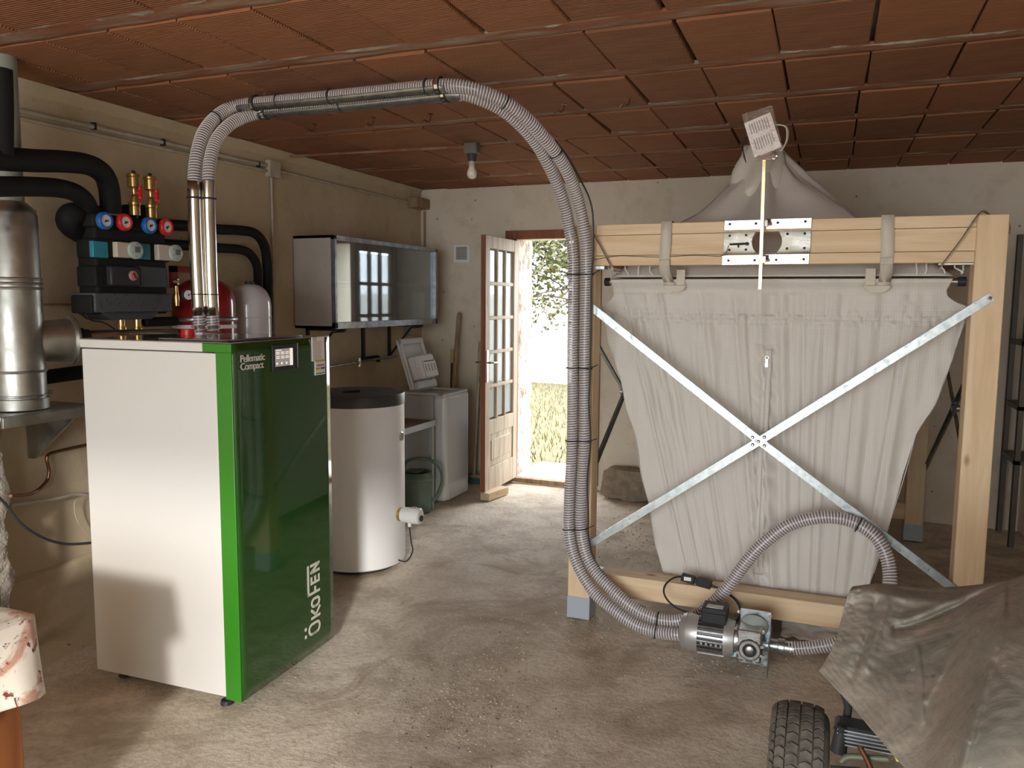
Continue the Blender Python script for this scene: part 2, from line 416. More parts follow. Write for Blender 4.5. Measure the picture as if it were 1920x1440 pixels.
# ceiling : slab, joists, clay tiles
ceil = struct(MB().box((XL-.2, YF-.2, ZC+.06), (XR+.2, YB+.4, ZC+.2)).build('ceiling', MORTAR))
tile_me = None
def tile_mesh(w):
    mb = MB(); y1 = .515; g = .004
    mb.box((g, 0, 0), (w-g, y1, .05)); return mb
rows = [2.95+.63*k for k in range(-6, 6)]
tl = tile_mesh(.331); tl.org = Vector()
t0 = tl.build('ceiling_tile', TILE, None, bevel=.006)
first = True
for ri, y in enumerate(rows):
    for k in range(-7, 12):
        x = -1.225+.3325*k+random.uniform(-.004, .004)+.01*math.sin(ri*2.1)
        if x > XR-.02 or x < XL-.34: continue
        o = t0 if first else t0.copy()
        if not first: COL.objects.link(o)
        first = False; o.parent = ceil
        o.location = (x-.013*max(0, (y-2.95))*.3, y, ZC+random.uniform(-.003, .003)); o.rotation_euler = (rad(random.uniform(-.25, .25)), rad(random.uniform(-.25, .25)), rad(random.uniform(-.3, .3)))
for y in rows+[rows[-1]+.63]:
    mb = MB(); mb.grid(lambda u, v: (XL+(XR-XL)*u, y-.115+.113*v, ZC+.012+.005*noise.noise(Vector((u*40, v*3+y*9, 0)))), 120, 4)
    o = mb.build('ceiling_joist', JOIST, ceil, solid=.01)
# mortar smears along the joists
for y in rows[1:]:
    mb = MB(); xx = XL
    while xx < XR-.4:
        L = random.uniform(.06, .3)
        if random.random() < .85:
            yo = random.uniform(-.02, .01); w = random.uniform(.012, .05)
            mb.grid(lambda u, v, xx=xx, L=L, yo=yo, w=w: (xx+L*u, y-.10+yo+(v-.5)*w*(.35+math.sin(PI*u))*(1+.6*noise.noise(Vector((xx+u*5, v, y)))), ZC+.007-.007*math.sin(PI*u)*math.sin(PI*v)-.004*noise.noise(Vector((xx*9+u*9, v*5, y)))), 14, 6)
        xx += L+random.uniform(.0, .25)
    o = mb.build('mortar_smear', MORTAR, ceil); o['kind'] = 'stuff'
# ragged render lip at the head of the left wall
def lip(u, v):
    y = 2.0+4.5*u; z = ZC-.055*v-(.012*noise.noise(Vector((y*6, 0, 0))) if v > .9 else 0); return (XL+.035*(1-v)+.006*noise.noise(Vector((y*9, v, 3))), y, z)
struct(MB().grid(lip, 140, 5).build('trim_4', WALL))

# ------------------------------------------------------------------ back door and its frame
fr = MB(); fr.box((DX0-.075, YB-.02, DZ-.02), (DX1+.07, YB+.06, DZ+.055)); fr.box((DX0-.012, YB-.01, .04), (DX0+.03, YB+.06, DZ)); fr.box((DX1-.01, YB-.02, .03), (DX1+.06, YB+.06, DZ))
struct(fr.build('trim_1', REDWOOD, bevel=.004))
struct(MB().box((DX0, YB-.03, 0), (DX1, YB+.05, .04)).build('trim_2', OLDWOOD, bevel=.004))
def rv(u, v):
    y = YB+.05+.42*u; z = .02+2.15*v; return (DX0-.0+.02*noise.noise(Vector((y*9, z*7, 0)))+.012*noise.noise(Vector((y*30, z*25, 0))), y, z)
struct(MB().grid(rv, 30, 120).build('trim_5', STONE))
struct(MB().box((DX0-.02, YB+.05, -.03), (DX1+.1, YB+.80, .03)).build('doorstep', pm('pale_stone_step', (.75, .74, .70), .8), bevel=.01))
DT = .045; LX = -2.56                      # leaf stands open, square to the wall
dl = bpy.data.objects.new('door_1', None); COL.objects.link(dl); ORG[dl.name] = Vector((LX, 6.53, .04)); dl.location = (LX, 6.53, .04); dl['kind'] = 'structure'
y0, y1, z0, z1 = 5.83, 6.53, .045, 2.135
st = MB(); st.box((LX-DT/2, y0, z0), (LX+DT/2, y0+.085, z1)); st.box((LX-DT/2, y1-.085, z0), (LX+DT/2, y1, z1))
st.build('stile', DOORWOOD, dl, bevel=.003)
ra = MB(); ra.box((LX-DT/2+.001, y0+.085, z1-.10), (LX+DT/2-.001, y1-.085, z1)); ra.box((LX-DT/2+.001, y0+.085, .52), (LX+DT/2-.001, y1-.085, .64)); ra.box((LX-DT/2+.001, y0+.085, z0), (LX+DT/2-.001, y1-.085, z0+.20))
ra.build('rail', DOORWOOD, dl, bevel=.003)
MB().box((LX-.018, y0-.004, z0), (LX+.022, y0+.001, z1)).build('edge_face', REDWOOD, dl)
MB().box((LX-.012, y0+.085, z0+.20), (LX+.012, y1-.085, .52)).build('lower_panel', DOORWOOD, dl, bevel=.003)
MB().box((LX-.018, y0+.14, z0+.25), (LX+.018, y1-.14, .47)).build('raised_field', DOORWOOD, dl, bevel=.008)
gy0, gy1, gz0, gz1 = y0+.085, y1-.085, .64, z1-.10
for i in range(1, 3): yy = gy0+(gy1-gy0)*i/3; MB().box((LX-.017, yy-.014, gz0), (LX+.017, yy+.014, gz1)).build('glazing_bar', DOORWOOD, dl, bevel=.004)
for j in range(1, 5): zz = gz0+(gz1-gz0)*j/5; MB().box((LX-.0165, gy0, zz-.015), (LX+.0165, gy1, zz+.015)).build('glazing_bar', DOORWOOD, dl, bevel=.004)
for i in range(3):
    for j in range(5):
        a, b = gy0+(gy1-gy0)*i/3, gz0+(gz1-gz0)*j/5; MB().box((LX-.002, a+.014, b+.015), (LX+.002, a+(gy1-gy0)/3-.014, b+(gz1-gz0)/5-.015)).build('pane', GLASS, dl)
for sx in (1, -1):
    h = MB(); h.box((LX+sx*(DT/2), y0+.012, .96), (LX+sx*(DT/2+.006), y0+.05, 1.22)).build('lock_plate', ZINC, dl, bevel=.002)
    h = MB(); h.tube(spline([(LX+sx*DT/2, y0+.03, 1.12), (LX+sx*(DT/2+.045), y0+.03, 1.12), (LX+sx*(DT/2+.055), y0+.05, 1.12), (LX+sx*(DT/2+.055), y0+.13, 1.115)]), .008, 10)
    h.build('handle', ZINC, dl)
MB().box((LX-DT/2-.035, y0+.028, 1.0), (LX-DT/2, y0+.032, 1.01)).box((LX-DT/2-.04, y0+.028, .955), (LX-DT/2-.02, y0+.031, .995)).build('key', STEEL, dl)

# ------------------------------------------------------------------ garden behind the door
GR = pm('sunlit_grass', (.07, .068, .02), .9, var=(.105, .078, .038), vs=6, bs=30, bst=.8)
struct(MB().grid(lambda u, v: (-14+22*u, YB+.43+11*v, -.06+.03*noise.noise(Vector((u*20, v*14, 0)))), 60, 50).build('garden_ground', GR))
struct(MB().box((-9, YF-9, -.08), (8, YF-.2, -.02)).build('yard_ground', pm('pale_gravel', (.42, .38, .32), .95, var=(.3, .27, .22), vs=20, bs=60)))
gb = MB()
for i in range(5200):
    x = random.uniform(-8, -1.2); y = random.uniform(7.6, 15.3); h = random.uniform(.03, .10); a = random.uniform(0, PI); w = .008
    dx, dy = math.cos(a)*w, math.sin(a)*w
    gb.add([(x-dx, y-dy, -.06), (x+dx, y+dy, -.06), (x+random.uniform(-.04, .04), y+random.uniform(-.04, .04), -.05+h)], [(0, 1, 2)])
GRB = pm('grass_blade', (.075, .085, .018), .8, var=(.12, .09, .036), vs=2)
gb.keep = True
tag(gb.build('grass', GRB), 'patchy sunlit grass outside the open door', 'grass', kind='stuff')
one(MB().box((-12, 15.4, -.1), (4, 15.6, 1.75)), 'garden_wall', pm('white_render', (.82, .81, .78), .9), 'bright white rendered wall at the far end of the garden', 'wall')
tr = thing('garden_tree', 'green leafy tree outside the open back door', 'tree', (-3.6, 12.6, -.06))
BK = pm('bark', (.05, .04, .03), .9, bs=30, bst=.8)
tm = MB(); tm.tube(spline([(-3.55, 12.6, -.05), (-3.6, 12.6, 1.1), (-3.7, 12.4, 2.2), (-3.9, 12.2, 3.6)]), lambda t: .07*(1-t*.7), 10)
for k in range(46):
    a = Vector((-3.8, 12.4, random.uniform(1.6, 3.6))); b = a+Vector((random.uniform(-1.6, 1.4), random.uniform(-.9, .9), random.uniform(-.6, .8)))
    tm.tube(spline([a, a.lerp(b, .5)+Vector((0, 0, .12)), b], 4), lambda t: .018*(1-t*.8), 5)
tm.build('trunk', BK, tr)
lf = MB(); lf.keep = True
for i in range(11000):
    x, y, z = random.gauss(-4.05, .75), random.gauss(12.3, .6), random.gauss(2.75, .72)
    if z < 1.15: z = random.uniform(1.3, 2.4)
    if noise.noise(Vector((x*2, y*2, z*2))) < -.12: continue
    q = Vector((random.uniform(-1, 1), random.uniform(-1, 1), random.uniform(-1, .5))).normalized(); w = q.orthogonal().normalized(); L = random.uniform(.06, .11)
    c = Vector((x, y, z)); lf.add([c, c+q*L*.5+w*L*.3, c+q*L, c+q*L*.5-w*L*.3], [(0, 1, 2, 3)])
mlf = pm('leaf', (.03, .045, .008), .5, var=(.075, .06, .014), vs=5)
o = lf.build('foliage', mlf, tr); o['kind'] = 'stuff'

# ================================================================== TIMBER FRAME OF THE PELLET STORE
FY, RY = 3.78, 6.07                     # front and rear faces of the posts
fx = [(-1.18, -1.065), (.55, .665)]
frm = thing('bag_storage_frame', 'pale pine timber frame with crossed steel braces around the grey fabric sack', 'frame', (-.26, 3.9, 0))
for (a, b) in fx:
    for (ya, yb) in ((FY, FY+.115), (RY-.115, RY)):
        front = ya == FY
        MB().box((a, ya, .0), (b, yb, 1.985 if front else 1.9)).build('post', PINE[2], frm, bevel=.004)
        MB().box((a-.003, ya-.003, .0), (b+.003, yb+.003, .115)).build('post_foot', PVC, frm, bevel=.004)
bx0, bx1 = fx[0][1], fx[1][0]
hx, hz, hr = -.272, 1.891, .064        # round filling hole through the beam
def beam_face(y):
    pass
def plate_hole(xa, xb, za, zb, y, th, cx, cz, r, clip=True, n=40, sides=(-1, 1)):
    # rectangular plate in XZ with a round hole (or bite) in it, thickness th towards +Y
    mb = MB(); 
    for side in sides:
        xs = xa if side < 0 else xb; pts = []
        half = math.asin(min(1, (zb-cz)/r)) if (zb-cz) < r else PI/2
        half2 = math.asin(min(1, (cz-za)/r)) if (cz-za) < r else PI/2
        arc = [(cx+side*r*math.cos(t), cz+r*math.sin(t)) for t in [(-half2+(half+half2)*i/n) for i in range(n+1)]]
        for i in range(n):
            (xa_, za_), (xb_, zb_) = arc[i], arc[i+1]
            z_a = za if i == 0 else za_; z_b = zb if i == n-1 else zb_
            q = [(xs, z_a), (xa_, za_), (xb_, zb_), (xs, z_b)]
            vs = [(px, y, pz) for px, pz in q]+[(px, y+th, pz) for px, pz in q]
            mb.add(vs, [(0, 1, 2, 3), (4, 7, 6, 5), (1, 5, 6, 2), (0, 3, 7, 4), (0, 4, 5, 1), (2, 6, 7, 3)])
        if half == PI/2: mb.add([(cx, y, cz+r), (xs, y, cz+r), (xs, y, zb), (cx, y, zb), (cx, y+th, cz+r), (xs, y+th, cz+r), (xs, y+th, zb), (cx, y+th, zb)], [(0, 1, 2, 3), (4, 7, 6, 5), (0, 4, 5, 1), (2, 6, 7, 3)])
        if half2 == PI/2: mb.add([(cx, y, za), (xs, y, za), (xs, y, cz-r), (cx, y, cz-r), (cx, y+th, za), (xs, y+th, za), (xs, y+th, cz-r), (cx, y+th, cz-r)], [(0, 1, 2, 3), (4, 7, 6, 5), (0, 4, 5, 1), (2, 6, 7, 3)])
    return mb
MB().box((bx0, FY+.004, 1.936), (bx1, FY+.06, 1.987)).build('beam_board', PINE[0], frm, bevel=.003)
MB().box((bx0, FY+.004, 1.791), (bx1, FY+.06, 1.838)).build('beam_board', PINE[0], frm, bevel=.003)
mb = plate_hole(bx0, bx1, 1.840, 1.934, FY+.010, .05, hx, hz, hr); mb.build('beam_board', PINE[0], frm)
MB().box((bx0, FY+.004, .145), (bx1, FY+.115, .255)).build('lower_beam', PINE[0], frm, bevel=.004)
MB().box((bx0, RY-.11, .145), (bx1, RY, .255)).build('lower_beam', PINE[0], frm, bevel=.004)
MB().box((bx0, RY-.09, 1.79), (bx1, RY-.03, 1.9)).build('rear_beam', PINE[0], frm, bevel=.004)
for x in (fx[0][0]+.03, fx[1][0]+.03):
    MB().box((x, FY+.115, 1.80), (x+.05, RY-.115, 1.9)).build('side_beam', PINE[1], frm, bevel=.004)
# crossed braces : L profiles
def brace(p0, p1, w, out, name='cross_brace'):
    p0, p1, out = Vector(p0), Vector(p1), Vector(out); d = (p1-p0).normalized(); a = d.cross(out).normalized(); t = .002
    mb = MB()
    for (c, aa, bb, la, lb) in ((Vector(), a, out, w, t), (-a*(w/2)-out*(w*.3), a, out, t, w*.6), (a*(w/2)-out*(w*.12), a, out, t, w*.24)):
        q = [p+c+aa*i*la/2+bb*j*lb/2 for p in (p0, p1) for i, j in ((-1, -1), (1, -1), (1, 1), (-1, 1))]
        mb.add(q, [(0, 3, 2, 1), (4, 5, 6, 7), (0, 1, 5, 4), (1, 2, 6, 5), (2, 3, 7, 6), (3, 0, 4, 7)])
    return mb.build(name, STEEL, frm)
yb_ = FY-.012
c = PY(1424, 827, yb_)
brace(PY(1104, 572, yb_), c, .034, (0, -1, 0)); brace(c, PY(1790, 1106, yb_), .034, (0, -1, 0))
brace(PY(1104, 1022, yb_+.004), c+Vector((0, .004, 0)), .034, (0, -1, 0)); brace(c+Vector((0, .004, 0)), PY(1860, 556, yb_+.004), .034, (0, -1, 0))
for p in ((1411, 820), (1422, 828), (1433, 836), (1433, 820), (1411, 834), (1857, 559)):
    q = PY(p[0], p[1], yb_-.004); MB().lathe(q, q+Vector((0, -.007, 0)), [(0, .0075), (.6, .0065), (1, .003)], 14).build('bolt', CHROME, frm)
# side braces (both flanks)
for sx, xx in ((-1, fx[0][0]-.006), (1, fx[1][1]+.006)):
    a, b = Vector((xx, FY+.06, 1.60)), Vector((xx, RY-.06, .50)); c_, d_ = Vector((xx, FY+.06, .50)), Vector((xx, RY-.06, 1.60))
    brace(a, b, .03, (sx, 0, 0)); brace(c_, d_, .03, (sx, 0, 0)); m_ = (a+b)/2
    MB().cyl(m_+Vector((-.02, 0, 0)), m_+Vector((.02, 0, 0)), .02, 12).build('bolt', STEEL, frm)
# corner brackets
MB().box((bx0, FY+.03, .255), (bx0+.05, FY+.09, .2575)).box((bx0-.0005, FY+.03, .255), (bx0+.002, FY+.09, .30)).build('angle_bracket', STEEL, frm)
MB().box((bx1-.13, FY+.015, 1.783), (bx1, FY+.07, 1.789)).build('angle_bracket', STEEL, frm)
MB().box((bx0, FY+.0, 1.775), (bx0+.045, FY+.06, 1.789)).build('angle_bracket', STEEL, frm)
# filling plate with screws
pl = [((-.461, -.288), (1.936, 1.99)), ((-.268, -.0885), (1.9405, 1.995))]
def screwplate(mb, name, screws):
    o = mb.build(name, ZINC, frm, bevel=.0015)
    for p in screws:
        q = PY(p[0], p[1], FY-.0035); s_ = MB().lathe(q, q+Vector((0, -.003, 0)), [(0, .006), (.7, .005), (1, .002)], 10).build('screw', BLACKP, o)
pxs = lambda x: 1340+x/9; pys = lambda y: 400+y/9
S = lambda *a: [(pxs(x), pys(y)) for x, y in a]
zt = PY(1358, 412.5, FY).z
screwplate(MB().box((-.4605, FY-.003, 1.945), (-.2885, FY+.004, 1.990)), 'filler_plate', S((257, 183), (697, 172)))
screwplate(MB().box((-.2785, FY-.003, 1.945), (-.0865, FY+.004, 1.992)), 'filler_plate', S((1066, 157), (1530, 138)))
for sd, ss in ((-1, S((255, 378), (531, 368), (246, 617), (526, 612))), (1, S((1230, 348), (1521, 340), (1219, 593), (1513, 587)))):
    mb = plate_hole(-.4605, -.0875, 1.841, 1.938, FY-.003, .006, hx, hz, hr, sides=(sd,)); screwplate(mb, 'filler_plate', ss)
screwplate(MB().box((-.4655, FY-.003, 1.789), (-.2905, FY+.004, 1.834)), 'filler_plate', S((231, 797), (674, 791)))
screwplate(MB().box((-.2795, FY-.003, 1.790), (-.0905, FY+.004, 1.836)), 'filler_plate', S((1039, 785), (1503, 774)))
# the key/lever lying in the plate, with its thin lead
mb = MB(); a, b = PY(1368, 458, FY-.012), PY(1401, 457, FY-.012); mb.cyl(a, b, .0045, 10); mb.cyl(b, b+Vector((-.001, -.006, 0)), .008, 12); mb.cyl((a+b)/2, (a+b)/2+Vector((0, 0, -.016)), .003, 8)
one(mb, 'filling_coupling_pin', BLACKP, 'small black pin clipped on the left of the silver plate', 'pin')
pts = [PY(x, y, FY-.006) for x, y in ((1115, 487), (1160, 480), (1230, 482), (1300, 479), (1352, 480), (1362, 472), (1366, 460))]
one(MB().tube(spline(pts, 8), .0014, 6), 'thin_lead', BLACKP, 'thin dark lead running along the face of the upper pine beam', 'wire')
# bent spring hooks at both ends of the top beam
pts = [PY(x, y, Y) for x, y, Y in ((1760, 505, FY-.01), (1800, 453, FY-.014), (1836, 402, FY-.01), (1852, 400, FY+.02), (1872, 422, FY+.06), (1888, 438, FY+.09), (1893, 430, FY+.10), (1888, 405, FY+.11))]
one(MB().tube(spline(pts, 8), .0045, 8), 'bent_steel_rod', INOX, 'bent steel rod hooked over the top right corner of the pine frame', 'rod')
pts = [PY(x, y, Y) for x, y, Y in ((1113, 438, FY-.012), (1121, 452, FY-.012), (1135, 478, FY-.012), (1150, 505, FY-.008), (1162, 510, FY+.03))]
one(MB().tube(spline(pts, 8), .0045, 8), 'bent_steel_rod', INOX, 'short steel rod slanting beside the hoses at the left end of the upper beam', 'rod')

# ------------------------------------------------------------------ fabric sack
SY = 3.955
def interp(tab, z):
    for (za, xa), (zb, xb) in zip(tab, tab[1:]):
        if za >= z >= zb: t = (za-z)/(za-zb+1e-9); t = t; return xa+(xb-xa)*t
    return tab[-1][1] if z < tab[-1][0] else tab[0][1]
def tabf(px): return sorted([(PY(x, y, SY).z, PY(x, y, SY).x) for x, y in px], reverse=True)
LT = tabf([(1147, 524), (1150, 545), (1149, 556), (1140, 567), (1118, 577), (1122, 590), (1135, 611), (1141, 645), (1163, 705), (1174, 765), (1193, 818), (1204, 896), (1218, 949), (1229, 1020), (1241, 1065), (1262, 1140)])
RT = tabf([(1787, 518), (1783, 528), (1775, 545), (1777, 555), (1790, 566), (1813, 574), (1811, 600), (1803, 625), (1790, 660), (1777, 697), (1755, 757), (1718, 815), (1693, 894), (1662, 1001), (1629, 1099), (1612, 1150)])
ztop = PY(1147, 524, SY).z; zbot = .13
random.seed(11)
folds = [(random.uniform(-.98, .5), random.uniform(.006, .022), random.uniform(.002, .008), random.uniform(.2, 1.5), random.uniform(.3, 1.5)) for _ in range(46)]
def sackfront(u, v):
    z = ztop+(zbot-ztop)*v; xl, xr = interp(LT, z), interp(RT, z); x = xl+(xr-xl)*u; d = 0
    top = max(0, 1-abs(z-1.55)/.9)
    for fx_, w, a, zc, zl in folds:
        xx = x-(fx_*(.55+.45*(z/1.7))); g = math.exp(-(xx/w)**2)*math.exp(-((z-zc)/zl)**2); d += 1.7*a*g*(1 if (fx_*97) % 1 > .45 else -1)
    band = math.exp(-((z-1.545)/.035)**4); d += band*(.004*math.sin(z*300)+.014*noise.noise(Vector((x*60, z*30, 0))))
    d += .016*noise.noise(Vector((x*3.1, z*1.6, 2)))+.009*noise.noise(Vector((x*20, z*2.6, 5)))*(.5+top)+.007*noise.noise(Vector((x*9+z*5, z*5, 9)))
    zp = math.exp(-((x+.262)/.05)**2)*(1 if z < 1.42 else 0); d += zp*.010*math.sin(z*60+40*(x+.26)+3*noise.noise(Vector((z*6, 0, 0))))*min(1, abs(x+.262)/.02)
    edge = math.exp(-min(x-xl, xr-x)/.07); d += edge*.02*noise.noise(Vector((x*14, z*9, 4)))-.03*edge*0
    bul = .03*math.sin(PI*min(1, max(0, (z-.1)/1.4)))*math.sin(PI*u)
    y = SY-d-bul-(.0 if z > .35 else 0)
    if z > 1.66: y = SY-d*.4-.028*math.exp(-((z-1.725)/.03)**2)
    if z < .30: y = max(y, FY+.125)
    return (x, y, z)
sack = thing('pellet_sack', 'large light grey fabric storage sack hung in the pine frame', 'sack', (-.26, 4.9, .1))
mb = MB(); mb.grid(sackfront, 240, 220); mb.build('front_panel', SACK, sack, solid=.0015, sharp=80)
def side(tab, s):
    def fn(u, v):
        z = ztop+(zbot-ztop)*v; x = interp(tab, z); y = SY+(5.86-SY)*u
        return (x+s*.012*noise.noise(Vector((y*4, z*3, 7)))+s*.02*math.sin(PI*u), y, z)
    return fn
MB().grid(side(LT, -1), 50, 60).build('side_panel', SACK, sack, solid=.0015, sharp=80)
MB().grid(side(RT, 1), 50, 60).build('side_panel', SACK, sack, solid=.0015, sharp=80)
def back(u, v):
    z = ztop+(zbot-ztop)*v; xl, xr = interp(LT, z), interp(RT, z); return (xl+(xr-xl)*u, 5.86+.015*noise.noise(Vector((u*6, v*4, 8))), z)
MB().grid(back, 40, 40).build('back_panel', SACK, sack, solid=.0015, sharp=80)
MB().box((-.72, SY, .10), (.14, 5.84, .13)).build('bottom_panel', SACK, sack, bevel=.01)
# hanging flap of slack fabric lying under the lower beam
def flap(u, v): return (-.14+.26*u, FY+.02+.12*v+.01*noise.noise(Vector((u*8, v*3, 1))), .065+.05*v+.015*noise.noise(Vector((u*7, v*4, 4))))
MB().grid(flap, 24, 10).build('loose_flap', SACK, sack, solid=.002, sharp=80)
# tent roof : gathered peak down to the square top
PK = Vector((-.352, 4.75, 2.46)); x0_, x1_ = PY(1147, 524, SY).x, PY(1787, 518, SY).x
sq = []
for i in range(160):
    t = i/160*4; k = int(t); f_ = t-k
    cs = [(x0_, SY), (x1_, SY), (x1_, 5.86), (x0_, 5.86), (x0_, SY)]
    sq.append((cs[k][0]+(cs[k+1][0]-cs[k][0])*f_, cs[k][1]+(cs[k+1][1]-cs[k][1])*f_))
def tent(u, v):
    i = int(round(u*160)) % 160; bx, by = sq[i]; a = math.atan2(by-PK.y, bx-PK.x)
    w = v**1.12; r_ = .055+.018*math.sin(a*7)+.010*math.sin(a*13+1)
    px_, py_ = PK.x+r_*math.cos(a), PK.y+r_*math.sin(a)
    x = px_+(bx-px_)*w; y = py_+(by-py_)*w; z = PK.z+(ztop+.012-PK.z)*v
    pl_ = math.sin(a*11+2*noise.noise(Vector((a*2, v*2, 0))))*.042*math.sin(PI*min(1, v*1.05+.08))*(1-v*.5); r2 = 1+pl_/max(.05, math.hypot(x-PK.x, y-PK.y))
    sag = .03*math.sin(PI*v)
    return (PK.x+(x-PK.x)*r2, PK.y+(y-PK.y)*r2, z-sag*.4+.02*noise.noise(Vector((x*6, y*6, z*6)))*math.sin(PI*v))
MB().grid(tent, 160, 60).build('roof_panel', SACKR, sack, solid=.0015, sharp=80)
def sleeve(u, v):
    a = u*2*PI; r_ = (.075+.035*math.sin(v*PI*.9)+.014*math.sin(a*5+v*5))*(1-.45*max(0, v-.75)*4*.5)
    c_ = PK+Vector((-.025*v, -.06-.13*v, .0-.33*v+.02)); return (c_.x-.03+r_*1.15*math.cos(a), c_.y+r_*math.sin(a), c_.z+.016*math.sin(a*3+v*6))
MB().grid(sleeve, 48, 30).build('filling_sleeve', SACKR, sack, solid=.0015, sharp=80)
one(MB().cyl(PK+Vector((0, 0, -.02)), (PK.x, PK.y, ZC+.02), .004, 8).tube(spline([PK+Vector((-.05, -.03, -.03)), PK+Vector((0, 0, .05)), PK+Vector((.05, .03, -.03))]), .006, 8), 'ceiling_hanger', STEEL, 'steel hook holding the peak of the fabric sack below the ceiling', 'hook')
# zipper
zx = -.262
def zy(z, x=zx): u = (x-interp(LT, z))/(interp(RT, z)-interp(LT, z)); return sackfront(u, (z-ztop)/(zbot-ztop))[1]-.004
MB().grid(lambda u, v: (zx+(u-.5)*.045, zy(1.40-1.10*v), 1.40-1.10*v), 4, 90).build('zip_band', SACK, sack, solid=.003)
mb = MB()
for i in range(150):
    z = 1.355-i*.0068; mb.cbox((zx, zy(z)-.003, z), (.007, .003, .004))
o = mb.build('zip_teeth', pm('zip_grey', (.42, .40, .38), .5), sack); o['kind'] = 'stuff'
q = Vector((zx, zy(1.36)-.006, 1.36)); MB().ring(q, (0, 1, 0), .008, .0025, 16, 6).box((zx-.006, q.y-.003, 1.315), (zx+.006, q.y, 1.35)).build('zip_pull', CHROME, sack, bevel=.001)
# hanging tubes with black end caps, and the webbing straps that carry the front one
tb = thing('support_tube', 'steel tube with black end caps carrying the front edge of the sack', 'tube', (-.25, SY, 1.72))
ztb = PY(1137, 528, SY).z
MB().cyl((x0_-.012, SY+.002, ztb-.002), (x1_+.022, SY+.002, ztb-.002), .017, 20).build('tube_body', INOX, tb)
for a, b in ((x0_-.036, x0_-.008), (x1_+.018, x1_+.052)): MB().cyl((a, SY+.002, ztb-.002), (b, SY+.002, ztb-.002), .021, 20).build('end_cap', BLACKP, tb, bevel=.003)
tb2 = thing('support_tube', 'steel tube carrying the rear edge of the fabric sack', 'tube', (-.25, 5.86, 1.72))
MB().cyl((x0_-.012, 5.86, ztb), (x1_+.02, 5.86, ztb), .017, 16).build('tube_body', INOX, tb2)
for (pa, lab, sgn) in ((1247, 'left webbing strap looped over the pine beam to the sack tube', 1), (1666, 'right webbing strap looped over the pine beam to the sack tube', -1)):
    a = PY(pa+(3 if sgn > 0 else -1), 417 if sgn > 0 else 402, FY-.004); w = .025; st_ = thing('hanging_strap', lab, 'strap', a, 'straps that carry the sack')
    x = a.x; xb = x-.004
    prof = [(FY+.07, 1.80), (FY+.068, 1.992), (FY+.03, 1.996), (FY-.004, 1.993), (FY-.007, 1.93), (FY-.007, 1.80), (FY+.03, 1.76), (SY-.03, 1.715), (SY-.036, ztb-.005), (SY-.02, ztb-.035), (SY+.01, ztb-.046)]
    mb = MB(); n = len(prof); sh = [0, 0, 0, 0, -.001, -.006, -.008, -.01, -.010, .0, .01]
    for i, (yy, zz) in enumerate(prof):
        for s_ in (-1, 1): mb.v.append(Vector((x+sh[i]*sgn+s_*w, yy, zz)))
    mb.f = [(2*i, 2*i+1, 2*i+3, 2*i+2) for i in range(n-1)]
    mb.build('webbing', WEB, st_, solid=.003, sharp=60)
    MB().cbox((x-.004*sgn, FY-.012, 1.80), (.05, .008, .03)).build('buckle', OFFW, st_, bevel=.002)
    MB().box((x+sgn*.028, SY-.042, 1.70), (x+sgn*.07, SY-.036, 1.775)).build('loop_end', WEB, st_, bevel=.002)
    def pocket(u, v): r_ = 1-v; xx = (u-.5)*.11*math.sqrt(max(0, 1-v*v)); return (x+sgn*.02+xx, SY-.046, ztb-.02-.035*v)
    MB().grid(pocket, 10, 8).build('reinforcement_patch', WEB, st_, solid=.003)
# clips between the beam and the tube (white hooks in the gap)
mbs = []
for i, (p0, p1) in enumerate((((1140, 505), (1146, 520)), ((1172, 505), (1180, 519)), ((1197, 506), (1195, 519)), ((1218, 508), (1226, 520)), ((1718, 500), (1718, 515)), ((1737, 498), (1734, 514)), ((1764, 500), (1772, 512)), ((1790, 502), (1806, 512)), ((1806, 498), (1802, 514)))):
    a, b = PY(*p0, SY+.02), PY(*p1, SY+.01); o = MB().tube([a+Vector((0, 0, .04)), a, (a+b)/2+Vector((.004, 0, 0)), b], .0035, 6).build('tie_cord', WHITEP, sack)
# square filling rod
ra_, rb_ = PY(1433, 300, 3.72), PY(1425, 543, 3.735)
rodt = thing('square_rod', 'zinc plated square rod standing upright before the silver filling plate', 'rod', rb_)
YZ = pm('yellow_zinc', (.42, .33, .13), .3, 1, var=(.48, .44, .32), vs=12)
MB().bar(ra_, rb_, .016, .016, (0, 1, 0)).build('bar', YZ, rodt, bevel=.001)
for (x, y) in ((1434, 419), (1430, 487)):
    q = PY(x, y, FY-.02); mb = MB(); mb.cbox(q+Vector((.004, 0, 0)), (.02, .03, .03)); mb.cyl(q+Vector((.012, -.005, -.002)), q+Vector((.03, -.005, -.002)), .007, 10); mb.build('clamp', CHROME, rodt, bevel=.002)
    MB().cbox(q+Vector((.016, .006, .012)), (.016, .012, .018)).build('clamp_wedge', BLACKP, rodt)
q = PY(1438, 296, 3.72); mb = MB(); mb.cbox(q, (.075, .03, .022)); mb.cyl(q+Vector((-.01, 0, 0)), q+Vector((.045, 0, .006)), .012, 12); mb.cyl(q+Vector((.03, -.02, 0)), q+Vector((.03, .02, 0)), .009, 10); mb.build('rod_head', CHROME, rodt, bevel=.002)
